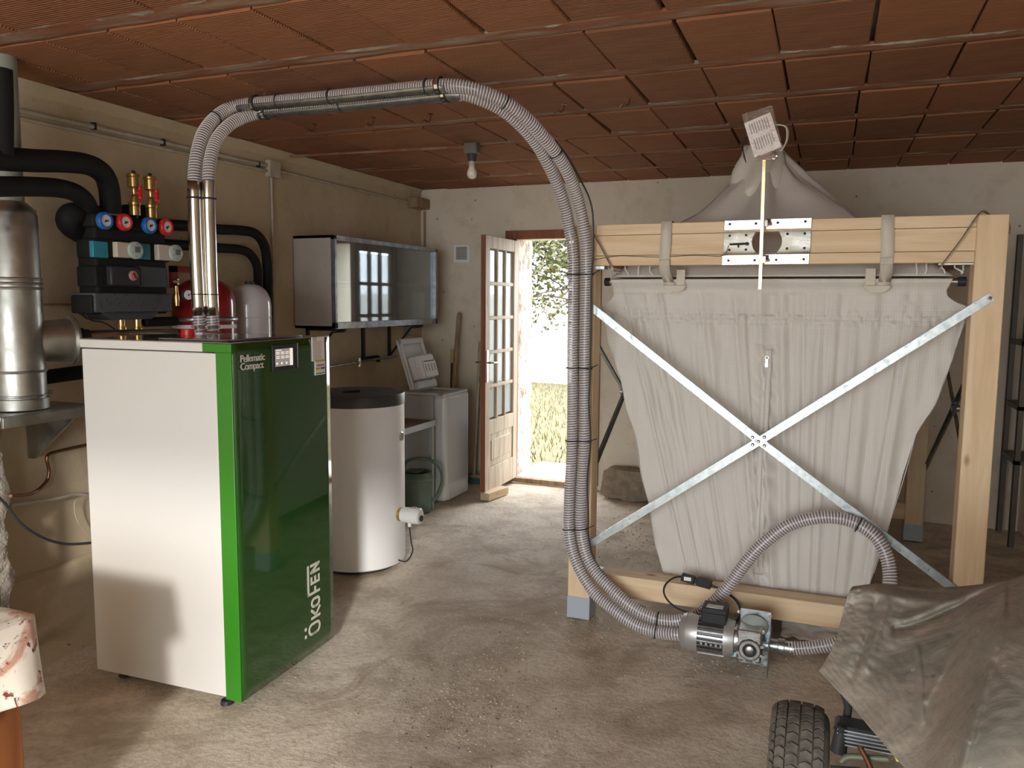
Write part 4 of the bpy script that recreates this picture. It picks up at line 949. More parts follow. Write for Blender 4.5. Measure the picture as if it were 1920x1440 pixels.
# insulated elbow on the left of the group
pts = [PX(x, y, X) for x, y, X in ((190, 408, -3.22), (160, 402, -3.22), (135, 402, -3.21), (128, 412, -3.22), (135, 425, -3.25), (160, 440, -3.3))]
MB().tube(spline(pts, 8), lambda t: .052, 22).build('insulated_elbow', BLACK, un, bevel=.01)
# air vents of brass on top
for x, yb_, yt in ((253, 400, 322), (284, 405, 327)):
    a = PX(x, yb_, -3.2); sc2 = .00298
    def VZ(px): return a+Vector((0, (px if False else 0), 0))
    H_ = (PX(x, yt, -3.2).z-a.z); p = lambda t: a+Vector((0, 0, H_*t))
    v = MB().lathe(p(-.05), p(.36), [(0, .026), (.55, .026), (.6, .029), (.75, .029), (.78, .022), (1, .020)], 26).lathe(p(.34), p(.62), [(0, .012), (.2, .016), (.4, .010), (.7, .014), (1, .012)], 20).build('air_vent', BRASS, un)
    MB().lathe(p(.60), p(.94), [(0, .018), (.08, .030), (.75, .030), (.8, .034), (.95, .034), (1, .03)], 28).build('vent_float_body', BRASS, v)
    MB().cyl(p(.93), p(1.02), .009, 12).build('vent_cap', BLACKP, v, bevel=.002)
    mb = MB(); q = p(.5)+Vector((.02, .022, 0))
    for s_ in (-1, 1): mb.sphere(q+Vector((0, 0, .022*s_)), .013, 12, 8, (.6, 1, 1.2))
    mb.cbox(q, (.012, .014, .04)); mb.cyl(q+Vector((-.02, -.02, 0)), q, .006, 10); mb.build('red_tap', REDP, v)
for x in (242, 272): c_ = PX(x, 398, -3.26); MB().cyl(c_+Vector((0, 0, -.04)), c_+Vector((0, 0, .035)), .034, 20).build('insulated_stub', BLACK, un, bevel=.006)
# outlets under the group
for x in (227, 257):
    a, b = PX(x, 590, -3.2), PX(x+1, 628, -3.2); MB().lathe(a, b, [(0, .017), (.6, .017), (.62, .023), (.85, .023), (.87, .015), (1, .015)], 22).build('brass_fitting', BRASS, un)
pts = [PX(x, y, -3.17) for x, y in ((158, 583), (170, 600), (195, 605), (222, 622), (232, 630))]
MB().tube(spline(pts, 6), .004, 8).build('pump_cable', BLACKP, un)
a, b = PX(272, 604, -3.2), PX(330, 602, -3.2); MB().tube([a, b], .024, 16).build('lower_insulated_pipe', BLACK, un)
# insulated pipes
def ipipe(pts, r, lab, grp=None, nm='insulated_pipe'): 
    return one(MB().tube(spline([PX(*p) for p in pts], 10), r, 20), nm, BLACK, lab, 'pipe', grp)
ipipe([(-60, 285, -3.02), (-10, 296, -3.03), (60, 301, -3.07), (120, 303, -3.1), (165, 309, -3.14), (192, 325, -3.17), (204, 352, -3.19), (208, 400, -3.2)], .047, 'upper thick black insulated pipe crossing the flue to the pump group')
ipipe([(-60, 352, -3.00), (0, 350, -3.02), (60, 350, -3.06), (110, 353, -3.1), (142, 362, -3.14), (162, 380, -3.17), (172, 405, -3.2)], .040, 'lower black insulated pipe crossing the flue to the pump group')
ipipe([(2, 130, -3.02), (4, 200, -3.02), (4, 292, -3.02)], .040, 'upright black insulated pipe at the top left corner by the flue')
ipipe([(300, 421, -3.35), (360, 424, -3.38), (410, 430, -3.4), (450, 432, -3.4), (478, 438, -3.4), (495, 460, -3.4), (501, 500, -3.4), (502, 560, -3.4), (503, 640, -3.4), (503, 700, -3.4)], .030, 'outer black insulated pipe arching down behind the white vessel')
ipipe([(300, 457, -3.35), (360, 461, -3.38), (410, 465, -3.4), (450, 468, -3.4), (470, 478, -3.4), (482, 500, -3.4), (484, 540, -3.4), (485, 600, -3.4), (485, 700, -3.4)], .028, 'inner black insulated pipe arching down behind the white vessel')
# expansion vessels
def vessel(cx, ytop, X, r, mat, lab, name, zbot):
    top = PX(cx, ytop, X); t = thing(name, lab, 'vessel', (X, top.y, zbot)); h = top.z-zbot
    prof = []
    for k in range(9): a_ = PI/2*k/8; prof.append((.16*(1-math.cos(a_))*1, r*math.sin(a_) if k else .001))
    body = [(0, .001)]+[(.0+.20*(1-math.cos(PI/2*k/8)), r*math.sin(PI/2*k/8)**.8) for k in range(1, 9)]+[(.80, r)]+[(1-.20*(1-math.cos(PI/2*k/8)), max(.001, r*math.sin(PI/2*k/8)**.8)) for k in range(7, -1, -1)]
    MB().lathe((X, top.y, zbot), (X, top.y, top.z), body, 44).build('shell', mat, t); return t, top
rv_, top = vessel(381, 521, -3.22, .168, RED, 'large red expansion vessel behind the upright metal hose sleeves', 'red_vessel', 1.02)
zc_ = PX(430, 598, -3.1).z; MB().lathe((-3.22, top.y, zc_-.012), (-3.22, top.y, zc_+.012), [(0, .170), (.3, .178), (.7, .178), (1, .170)], 44, caps=False).build('clamp_seam', STEEL, rv_)
MB().lathe((-3.22, top.y, zc_-.05), (-3.22, top.y, zc_-.03), [(0, .1695), (1, .1695)], 44, caps=False).build('white_stripe', WHITEP, rv_)
q = PX(349, 553, -3.05); g = MB().cyl(q, q+Vector((.02, -.006, 0)), .027, 26).build('pressure_gauge', BLACKP, rv_); MB().cyl(q+Vector((.02, -.006, 0)), q+Vector((.022, -.0065, 0)), .024, 26).build('gauge_face', FACE, g); MB().cyl(q+Vector((.022, -.006, 0)), q+Vector((.0235, -.006, 0)), .005, 12).build('gauge_hub', RED, g)
q = PX(331, 555, -3.08); MB().lathe(q+Vector((0, 0, -.05)), q+Vector((0, 0, .05)), [(0, .010), (.4, .014), (.6, .010), (1, .008)], 16).build('safety_valve', BRASS, rv_)
q = PX(326, 528, -3.08); MB().cyl(q, q+Vector((0, .03, 0)), .008, 12).cyl(q+Vector((0, .03, -.015)), q+Vector((0, .03, .015)), .006, 10).build('tap', CHROME, rv_)
MB().box((-3.3, PX(316, 500, -3.3).y, PX(340, 540, -3.3).z), (-3.28, PX(328, 500, -3.3).y, PX(340, 500, -3.3).z)).box((-3.3, PX(316, 500, -3.3).y, PX(316, 510, -3.3).z), (-3.28, PX(358, 500, -3.3).y, PX(316, 498, -3.3).z)).build('mounting_bracket', RED, rv_)
wv, top = vessel(468, 532, -3.16, .120, GREYV, 'pale grey expansion vessel beside the red one above the boiler', 'grey_vessel', 1.05)
MB().cyl(top+Vector((0, 0, -.012)), top+Vector((0, 0, .012)), .028, 20).build('valve_cap', BLACKP, wv, bevel=.003)
zc_ = PX(490, 595, -3.1).z; MB().ring((-3.16, top.y, zc_), (0, 0, 1), .1205, .003, 44, 6).build('seam', GREYV, wv)
# conduits and junction boxes on the left wall
def cond(a, b, r, lab, nm='wall_conduit', mat=OFFW, X=-3.485):
    p0, p1 = PX(*a, X), PX(*b, X); return one(MB().cyl(p0, p1, r, 12), nm, mat, lab, 'conduit')
z1_, z2_ = 2.462, 2.428
def condz(y0, y1, z0, z1, r, lab): return one(MB().cyl((XL+.014, y0, z0), (XL+.014, y1, z1), r, 12), 'wall_conduit', OFFW, lab, 'conduit')
condz(1.7, 4.38, 2.455, 2.492, .012, 'upper of two pale conduits along the top of the left wall')
condz(1.7, 4.40, 2.42, 2.458, .010, 'lower of two pale conduits along the top of the left wall')
condz(4.48, 6.5, 2.475, 2.475, .009, 'single pale conduit from the junction box to the far corner')
one(MB().cyl((XL+.012, 4.43, 2.42), (XL+.012, 4.43, 1.2), .009, 12), 'wall_conduit', OFFW, 'upright pale conduit dropping from the junction box', 'conduit')
jb = MB().box((XL, 4.38, 2.42), (XL+.045, 4.49, 2.53)); one(jb, 'junction_box', OFFW, 'square painted junction box high on the left wall', 'junction box', bevel=.004)
mbs = MB()
for i, y in enumerate((3.05, 3.5, 3.9, 4.3)):
    o = MB().cbox((XL+.012, y, 2.478+.008*i/3), (.03, .014, .036)); one(o, 'conduit_clip', BLACKP, ''+('first', 'second', 'third', 'fourth')[i]+' dark clip from the flue on the twin conduits', 'clip', 'clips on the twin conduits', bevel=.002)
o = MB(); o.cyl((XL+.05, YB-.03, 2.42), (XL+.05, YB-.03, 1.42), .010, 10); one(o, 'wall_conduit', OLDWOOD, 'dark upright conduit in the far left corner above the cabinet', 'conduit')
one(MB().box((XL, 6.30, 2.43), (XL+.10, YB-.02, 2.52)), 'junction_box', OLDWOOD, 'dark stained junction box in the far corner under the ceiling', 'junction box', bevel=.006)
one(MB().cyl((XL, 4.62, ZC-.018), (-2.20, 4.72, ZC-.016), .009, 10), 'ceiling_conduit', JOIST, 'thin dark conduit across the ceiling to the bare bulb', 'conduit')

# bulb
bl = thing('bare_bulb', 'bare frosted bulb in a grey fitting on the ceiling', 'lamp', (-2.146, 4.7, 2.44))
MB().box((-2.19, 4.66, ZC-.07), (-2.10, 4.74, ZC)).build('junction_box', pm('dusty_grey', (.17, .15, .13), .7), bl, bevel=.01)
MB().lathe((-2.146, 4.7, ZC-.115), (-2.146, 4.7, ZC-.065), [(0, .024), (.5, .028), (1, .036)], 24).build('lamp_holder', DARKG, bl)
MB().cyl((-2.146, 4.7, ZC-.145), (-2.146, 4.7, ZC-.11), .019, 20).build('lamp_collar', OFFW, bl)
MB().lathe((-2.146, 4.7, ZC-.225), (-2.146, 4.7, ZC-.14), [(0, .001), (.06, .018), (.2, .029), (.4, .033), (.6, .030), (.85, .019), (1, .017)], 28).build('bulb', pm('frosted_bulb', (.80, .74, .62), .2), bl)
# screw hooks in the ceiling
for i, (x, y) in enumerate(((1057, 193), (1180, 181), (807, 213), (700, 220), (590, 232))):
    q = PZ(x, y, ZC); lab = ('bent rusty hook in the ceiling just right of the high hose bend' if i == 0 else 'bent rusty hook in the ceiling farther right of the hose bend' if i == 1 else 'rusty ceiling hook right behind the metal hose trough' if i == 2 else 'rusty ceiling hook behind the middle of the hose trough' if i == 3 else 'rusty ceiling hook behind the left part of the hose trough')
    one(MB().tube(spline([q+Vector((0, 0, .005)), q+Vector((0, 0, -.03)), q+Vector((-.012, -.008, -.045)), q+Vector((-.03, -.01, -.035)), q+Vector((-.045, -.012, -.052))], 6), .0045, 8).cyl(q, q+Vector((0, 0, -.008)), .012, 10), 'ceiling_hook', COPPER, lab, 'hook')

# ================================================================== WALL CABINET
cab = thing('wall_cabinet', 'grey wall cabinet with sliding glass front on black brackets', 'cabinet', (-3.33, 5.4, 1.41))
ca, cb_, cz0, cz1, cxf = 4.655, 6.19, 1.415, 2.055, -3.15
MB().box((XL+.01, ca, cz0), (cxf-.03, ca+.018, cz1)).build('side_panel', DUSTP, cab)
MB().box((XL+.01, cb_-.018, cz0), (cxf-.03, cb_, cz1)).build('side_panel', DUSTP, cab)
MB().box((XL+.01, ca, cz1-.018), (cxf-.03, cb_, cz1)).build('top_panel', DUSTP, cab)
MB().box((XL+.01, ca, cz0), (cxf-.03, cb_, cz0+.018)).build('bottom_panel', DUSTP, cab)
MB().box((XL+.005, ca+.018, cz0), (XL+.015, cb_-.018, cz1)).build('back_panel', pm('cabinet_back', (.50, .53, .55), .6, var=(.36, .40, .42), vs=6), cab)
MB().box((XL+.02, ca+.018, 1.735), (cxf-.05, cb_-.018, 1.75)).build('shelf', pm('pale_shelf', (.80, .74, .70), .6), cab)
for nm, a, b in (('edge_rail', (ca, cz1-.03), (cb_, cz1+.002)), ('edge_rail', (ca, cz0-.002), (cb_, cz0+.045)), ('edge_rail', (ca, cz0), (ca+.022, cz1)), ('edge_rail', (cb_-.03, cz0), (cb_, cz1))):
    MB().box((cxf-.035, a[0], a[1]), (cxf, b[0], b[1])).build(nm, EDGEM, cab, bevel=.002)
MB().box((cxf-.020, ca+.02, cz0+.04), (cxf-.015, 5.52, cz1-.028)).build('glass_pane', GLASSD, cab)
MB().box((cxf-.032, 5.44, cz0+.04), (cxf-.027, cb_-.02, cz1-.028)).build('glass_pane', GLASSD, cab)
for (y0_, y1_, z0_, z1_, x, mt, nm, lab) in ((4.70, 4.86, 1.435, 1.58, -3.4, OFFW, 'storage_box', 'pale box at the lower left inside the glass cabinet'), (4.95, 5.18, 1.435, 1.70, -3.38, pm('beige_card', (.70, .60, .44), .8), 'cardboard_box', 'beige box on the cabinet floor behind the left glass'), (4.93, 5.15, 1.755, 2.0, -3.38, pm('beige_card2', (.66, .58, .43), .8), 'cardboard_box', 'beige box on the cabinet shelf behind the left glass'), (5.80, 5.92, 1.435, 1.62, -3.36, pm('yellow_tin', (.75, .60, .06), .5), 'yellow_tin', 'yellow tin at the lower right inside the glass cabinet'), (6.08, 6.12, 1.435, 1.68, -3.28, WHITEP, 'white_card', 'narrow white card standing at the right end of the cabinet')):
    one(MB().box((x-.06, y0_, z0_), (x+.06, y1_, z1_)), nm, mt, lab, 'box', bevel=.004)
for y in (4.80, 5.95):
    b = MB(); b.box((XL, y-.012, 1.12), (XL+.02, y+.012, 1.41)); b.box((XL, y-.012, 1.395), (XL+.33, y+.012, 1.412)); b.bar((XL+.02, y, 1.15), (XL+.22, y, 1.385), .012, .014, (0, 1, 0)); b.bar((XL+.22, y, 1.385), (XL+.32, y, 1.392), .012, .014, (0, 1, 0))
    b.build('bracket', BLACKP, cab)
one(MB().box((XL, 5.52, 1.14), (XL+.015, 5.56, 1.41)).box((XL, 5.52, 1.135), (XL+.02, 5.75, 1.155)), 'angle_strip', BLACKP, 'black angle strip on the wall under the middle of the cabinet', 'strip')
so_ = thing('wall_socket', 'grey wall socket box beneath the right end of the cabinet', 'socket', (XL+.02, 6.30, 1.33))
MB().box((XL, 6.22, 1.30), (XL+.045, 6.33, 1.40)).build('socket_body', GREYP, so_, bevel=.005); MB().box((XL+.045, 6.235, 1.31), (XL+.058, 6.315, 1.39)).build('flap', OFFW, so_, bevel=.003)
wt = thing('water_pipe', 'steel water pipe with a small chrome tap under the cabinet', 'pipe', (XL+.05, 5.3, 1.1))
MB().tube([PX(560, 697, -3.45), PX(612, 689, -3.45), PX(731, 669, -3.45), PX(745, 667, -3.45)], .010, 12).build('pipe_run', STEEL, wt)
q = PX(662, 681, -3.44); mb = MB(); mb.cyl(q+Vector((0, -.03, 0)), q+Vector((0, .03, 0)), .016, 14); mb.cyl(q, q+Vector((.05, 0, 0)), .012, 14); mb.cyl(q+Vector((.03, .045, -.03)), q+Vector((.03, .045, .04)), .014, 14); mb.cyl(q+Vector((.0, .02, 0)), q+Vector((.03, .045, 0)), .01, 12); mb.build('tap', CHROME, wt)
q = PX(709, 673, -3.46); MB().cbox(q, (.03, .012, .05)).build('pipe_clip', BLACKP, wt)

# ================================================================== BUFFER TANK
tc = Vector((-2.636, 4.108, 0)); R_ = .283
tk = thing('buffer_tank', 'white cylindrical buffer tank with a black lid beside the boiler', 'tank', tc)
MB().lathe(tc+Vector((0, 0, .025)), tc+Vector((0, 0, 1.0)), [(0, R_-.012), (.008, R_-.002), (.02, R_), (1, R_)], 72).build('jacket', TANKW, tk)
MB().lathe(tc, tc+Vector((0, 0, .03)), [(0, R_-.05), (1, R_-.05)], 48).build('foot_ring', BLACKP, tk)
MB().lathe(tc+Vector((0, 0, .995)), tc+Vector((0, 0, 1.064)), [(0, R_+.003), (.85, R_+.004), (.96, R_), (1, R_-.012), (.99, R_*.5), (.98, .001)], 72).build('lid', pm('black_lid', (.035, .037, .042), .42, var=(.055, .055, .055), vs=4), tk)
MB().cyl(tc+Vector((-.05, -.08, 1.062)), tc+Vector((.03, -.02, 1.07)), .008, 10).build('lid_grip', BLACKP, tk)
vh = Vector((-.54, .842, 0)); vr = Vector((.842, .54, 0))
dg = (vr*.90-vh*.43).normalized(); q = tc+dg*R_+Vector((0, 0, PY(749, 828, 3.95).z*0+.80))
MB().lathe(q-dg*.01, q+dg*.006, [(0, .031), (.8, .031), (1, .026)], 28).build('gauge_rim', CHROME, tk); MB().cyl(q, q+dg*.008, .024, 26).build('gauge_glass', pm('smoky_glass', (.22, .21, .18), .1), tk)
dh = (vr*.86-vh*.51).normalized(); q = tc+dh*(R_-.005)+Vector((0, 0, .33))
MB().cyl(q-dh*.0, q+dh*.02, .042, 24).build('heater_flange', BRASS, tk)
hh = MB().lathe(q+dh*.02, q+dh*.145, [(0, .040), (.1, .046), (.75, .050), (.95, .048), (1, .040)], 32).build('immersion_heater', WHITEP, tk)
MB().cyl(q+dh*.144+Vector((0, 0, -.012)), q+dh*.153+Vector((0, 0, -.012)), .018, 22).build('heater_dial', BLACKP, hh); MB().cbox(q+dh*.10+Vector((0, 0, .0495)), (.03, .03, .004)).build('heater_label', OFFW, hh)
MB().cyl(q+dh*.07+Vector((0, 0, -.07)), q+dh*.07+Vector((0, 0, -.04)), .011, 12).build('cable_gland', WHITEP, hh)
g = q+dh*.07+Vector((0, 0, -.07)); MB().tube(spline([g, g+Vector((.01, 0, -.09)), g+Vector((.02, 0, -.15)), g+Vector((-.02, -.01, -.215)), g+Vector((-.09, -.03, -.20))], 8), .0045, 8).build('heater_cable', BLACKP, tk)

# ================================================================== WASHING MACHINE
WS = .03
wm = thing('washing_machine', 'white top loading washing machine with its lid raised', 'washing machine', (-3.09, 5.75, 0))
WG = pm('washer_white', (.66, .68, .69), .28)
MB().box((-3.39, 5.525, .02), (-2.90, 5.965, .865)).build('cabinet_body', pm('washer_side', (.50, .52, .54), .4), wm, bevel=.006)
MB().box((-2.905, 5.52, .02), (-2.785, 5.97, .875)).build('front_shell', WG, wm, bevel=.035, seg=5)
MB().box((-2.792, 5.56, .03), (-2.782, 5.93, .17)).build('kick_panel', WG, wm, bevel=.004)
mb = MB(); mb.box((-3.39, 5.53, .865), (-3.12, 5.96, .89)); mb.box((-3.12, 5.53, .865), (-2.81, 5.57, .885)); mb.box((-3.12, 5.92, .865), (-2.81, 5.96, .885)); mb.box((-2.86, 5.53, .865), (-2.795, 5.96, .885)); mb.build('top_frame', WG, wm, bevel=.008)
MB().box((-3.12, 5.57, .845), (-2.86, 5.92, .867)).build('drum_cover', pm('drum_cover', (.42, .41, .38), .4), wm, bevel=.004)
def lidp(u, v, o=0): # u along Y 0..1, v up 0..1
    return Vector((-3.125-.13*v+o, 5.555+.385*u+(.0 if u < .5 else 0), .89+.405*v+o*.3))
lid = MB(); n = lidp(0, 0); 
def slab(u0, u1, v0, v1, o0, o1): m_ = MB(); ps = [lidp(u0, v0, o0), lidp(u1, v0, o0), lidp(u1, v1, o0), lidp(u0, v1, o0)]; return m_.prism(ps, lidp(0, 0, o1)-lidp(0, 0, o0))
L_ = slab(0, 1, 0, 1, 0, .02).build('lid', WG, wm, bevel=.015, seg=4)
for a in ((0, .07, 0, 1), (.93, 1, 0, 1), (0, 1, .88, 1)): slab(*a, .018, .045).build('lid_rim', WG, L_, bevel=.012, seg=3)
slab(.12, .88, .16, .62, .02, .115).build('detergent_drawer', WHITEP, L_, bevel=.016, seg=3)
slab(.30, .86, .18, .50, .114, .122).build('drawer_front', WHITEP, L_, bevel=.004)
for k in range(4): slab(.36+.13*k, .385+.13*k, .28, .42, .121, .124).build('drawer_slot', GREYP, L_)
slab(.34, .80, .475, .49, .121, .1235).build('control_marks', BLACKP, L_)
slab(.3, .8, .60, .63, .06, .11).build('drawer_flap', pm('pale_teal', (.45, .52, .52), .4), L_)
slab(.05, .95, -.02, .14, .02, .07).build('hinge_cover', WG, wm, bevel=.012); wm.location.x += WS; wm.location.y += .03
# metal side table, watering can
tcn = PY(811, 788, 5.40); st_ = thing('metal_side_table', 'small rusty topped metal table between the tank and the washing machine', 'table', (tcn.x-.25, 5.0, 0))
MB().box((tcn.x-.50, 4.55, tcn.z-.02), (tcn.x, 5.42, tcn.z-.006)).build('table_top', pm('brown_board', (.16, .10, .07), .6, var=(.24, .17, .12), vs=8), st_)
mb = MB(); mb.box((tcn.x-.50, 4.54, tcn.z-.045), (tcn.x+.01, 4.56, tcn.z)); mb.box((tcn.x-.004, 4.54, tcn.z-.045), (tcn.x+.012, 5.43, tcn.z)); mb.box((tcn.x-.50, 5.42, tcn.z-.045), (tcn.x+.01, 5.435, tcn.z)); mb.build('table_rim', GREYP, st_, bevel=.002)
for x, y in ((tcn.x-.015, 5.41), (tcn.x-.015, 4.57), (tcn.x-.485, 5.41), (tcn.x-.485, 4.57)): MB().box((x-.014, y-.014, 0), (x+.014, y+.014, tcn.z-.02)).build('leg', GREYP, st_)
CANG = pm('can_green', (.125, .19, .145), .5, var=(.10, .15, .115), vs=6)
cc = Vector((-2.875, 5.31, 0)); cn_ = thing('watering_can', 'dull green plastic watering can between the tank and the washing machine', 'watering can', cc)
MB().lathe(cc+Vector((0, 0, .0)), cc+Vector((0, 0, .31)), [(0, .095), (.03, .105), (.78, .112), (.80, .118), (.86, .118), (.9, .108), (1, .104)], 40, caps=False).build('can_body', CANG, cn_, solid=.003)
MB().cyl(cc, cc+Vector((0, 0, .012)), .1, 32).build('can_base', CANG, cn_)
MB().box(cc+Vector((-.1, -.06, .305)), cc+Vector((.03, .06, .315))).build('can_hood', CANG, cn_, bevel=.01)
pts = [cc+Vector(p) for p in ((-.11, -.02, .27), (-.10, -.01, .37), (-.02, .02, .405), (.08, .05, .395), (.15, .08, .33), (.165, .085, .23), (.13, .07, .12), (.10, .05, .07))]
MB().tube(spline(pts, 8), .013, 12).build('handle', CANG, cn_)
MB().tube(spline([cc+Vector((-.08, -.06, .08)), cc+Vector((-.2, -.12, .2)), cc+Vector((-.3, -.2, .36))], 6), lambda t: .022-.01*t, 12).build('spout', CANG, cn_)
# tools against the back wall
p0, p1 = PY(861, 585, 6.46), PY(846, 790, 6.2); p2 = p0+(p1-p0)*((p0.z-.02)/(p0.z-p1.z))
one(MB().lathe(p2, p0, [(0, .020), (.97, .020), (.99, .016), (1, .006)], 16), 'tool_handle', OLDWOOD, 'thick grey wooden handle leaning on the back wall behind the washing machine', 'handle')
p0, p1 = PY(848, 655, 6.44), PY(846, 735, 6.3); dn = (p1-p0); p2 = p0+dn*((p0.z-.03)/(p0.z-p1.z)); bt_ = thing('thin_broom', 'thin dark broom stick with a yellowish grip leaning behind the washing machine', 'broom', p2)
MB().cyl(p0, p0+dn*.33, .014, 14).build('grip', pm('yellow_grip', (.50, .46, .22), .5), bt_, bevel=.003); MB().cyl(p0+dn*.33, p2, .011, 12).build('stick', pm('dark_maroon', (.08, .03, .025), .4), bt_)
p0, p1 = PY(900, 640, 6.46), PY(889, 890, 6.36); bt_ = thing('push_broom', 'push broom with a green head standing behind the open door', 'broom', p1)
MB().cyl(p0, p1, .014, 14).build('stick', DOORWOOD, bt_); MB().cbox(p1+Vector((0, 0, -.01)), (.26, .05, .03)).build('broom_block', OLDWOOD, bt_, bevel=.004); MB().cbox(p1+Vector((0, 0, -.055)), (.25, .045, .07)).build('bristles', pm('green_bristle', (.04, .13, .10), .9, bs=200, bst=.6), bt_)
vn = thing('wall_vent', 'small white square ventilation grille on the back wall', 'vent', (-3.09, YB-.01, 2.03))
MB().box((-3.165, YB-.012, 1.955), (-3.005, YB, 2.115)).build('vent_frame', WHITEP, vn, bevel=.003)
for k in range(7): MB().cbox((-3.085, YB-.015, 1.99+.016*k), (.10, .008, .004), Matrix.Rotation(.6, 3, 'X')).build('slat', GREYP, vn)
MB().box((-3.14, YB-.0135, 1.98), (-3.03, YB-.0115, 2.095)).build('vent_mesh', OFFW, vn)
b0_ = PZ(913, 938, 0); one(MB().box((0, 0, 0), (.085, .30, .06), zrot(rad(-14))).box((0, 0, 0), (.001, .001, .001)), 'wooden_wedge', PINE[1], 'x', 'wedge') if False else None
mb = MB(); mb.box((-2.545, 5.80, .0), (-2.46, 6.10, .062), zrot(rad(-10))); one(mb, 'wood_offcut', PINE[1], 'short pine offcut on the floor wedging the open door', 'wood block', bevel=.003)
def cinder(u, v):
    return None
mb = MB(); bmc = bmesh.new(); bmesh.ops.create_cube(bmc, size=1); bmesh.ops.subdivide_edges(bmc, edges=bmc.edges, cuts=14, use_grid_fill=True)
cc0 = Vector((-1.47, 6.36, .125)); 
for v in bmc.verts:
    p = Vector((v.co.x*.40, v.co.y*.20, v.co.z*.24)); nn = noise.noise(p*9)*.018+noise.noise(p*35)*.007; p += p.normalized()*nn
    f_ = max(abs(v.co.x)*2, 0)**6*max(abs(v.co.z)*2, 0)**6; p *= 1-.10*f_; mb.v.append(zrot(rad(-6))@p+cc0)
mb.f = [tuple(v.index for v in f.verts) for f in bmc.faces]; bmc.free()
one(mb, 'masonry_block', CINDER, 'rough brown masonry block on the floor by the back wall', 'block', sharp=60)
for i, (x, z) in enumerate(((1163, 775), (1180, 810), (1189, 833))): pass

# ================================================================== GEAR MOTOR AND CONVEYOR END
MY = 3.50
mt = thing('gear_motor', 'silver electric gear motor on the floor before the lower pine beam', 'motor', PY(1360, 1245, MY))
ax = PY(1335, 1190, MY); sx_ = lambda px: PY(px, 1190, MY).x; mr = .083; mz = ax.z
def mc(x0, x1, prof, n=36): return MB().lathe((sx_(x0), MY, mz), (sx_(x1), MY, mz), prof, n)
mc(1276, 1311, [(0, .001), (.02, .062), (.15, .076), (.35, mr), (.36, mr-.002), (.40, mr), (1, mr)]).build('fan_cover', FANC, mt)
mc(1311, 1360, [(0, .068), (1, .068)]).build('motor_core', pm('fin_gap_shade', (.16, .16, .155), .5, .3), mt)  # core darkened: the shade between the fins is put into its colour
mb = MB()
for k in range(26):
    th = 2*PI*k/26; e = Vector((0, math.cos(th), math.sin(th))); a = Vector((sx_(1311), MY, mz))+e*.074; b = Vector((sx_(1360), MY, mz))+e*.074; mb.bar(a, b, .0075, .022, e)
o = mb.build('cooling_fin', ALU, mt); o['kind'] = 'stuff'
for k in range(5): MB().cbox((sx_(1320+9*k), MY-.082, mz-.012), (.010, .008, .012)).build('casting_boss', ALU, mt, bevel=.001)
mc(1359, 1380, [(0, mr), (.1, mr), (.9, .074), (1, .05)]).build('end_bell', FANC, mt)
mc(1378, 1386, [(0, .06), (1, .06)]).build('coupling', ALU, mt)
bx = MB().cbox((sx_(1340), MY+.0, mz+mr+.028), (sx_(1364)-sx_(1317), .10, .055)).build('terminal_box', BLACKP, mt, bevel=.006)
MB().cbox((sx_(1340), MY-.05, mz+mr+.012), (sx_(1364)-sx_(1319), .012, .045)).build('terminal_cover', BLACKP, bx, bevel=.004)
MB().cbox((sx_(1340), MY-.02, mz+mr+.056), (.07, .04, .002)).build('type_plate', ALU, bx)
MB().cyl((sx_(1317)-.015, MY-.01, mz+mr+.015), (sx_(1317), MY-.01, mz+mr+.015), .009, 12).build('cable_gland', BLACKP, bx)
gx0, gx1 = sx_(1384), sx_(1430); gz1 = PY(1405, 1184, MY-.06).z; gz0 = PY(1405, 1243, MY-.06).z; gcx, gcz = (gx0+gx1)/2, (gz0+gz1)/2
gbx = MB().box((gx0, MY-.055, gz0), (gx1, MY+.06, gz1)).build('gearbox', ALU, mt, bevel=.008)
q = Vector((gcx+.004, MY-.055, gcz-.012)); MB().lathe(q+Vector((0, .01, 0)), q+Vector((0, -.012, 0)), [(0, .050), (.7, .048), (1, .042), (1, .03), (.5, .027)], 32, caps=False).build('output_ring', ALU, gbx)
MB().cyl(q, q+Vector((0, -.004, 0)), .034, 28).build('dark_seal', BLACKP, gbx); MB().lathe(q, q+Vector((0, -.014, 0)), [(0, .018), (.8, .018), (1, .013)], 24).build('output_shaft', ALU, gbx)
for k in range(8):
    th = 2*PI*k/8+.39; e = Vector((math.cos(th), 0, math.sin(th))); MB().bar(q+e*.045, q+e*.062, .012, .012, (0, 1, 0)).build('casting_rib', ALU, gbx)
for i in (-1, 1):
    for j in (-1, 1): p = Vector((gcx+i*.058, MY-.055, gcz+j*.075)); MB().cyl(p, p+Vector((0, -.006, 0)), .007, 8).build('gearbox_bolt', CHROME, gbx)
for k in range(3): MB().box((gx0+.012, MY-.058, gz1-.012-.012*k), (gx1-.012, MY-.05, gz1-.006-.012*k)).build('casting_rib', ALU, gbx)
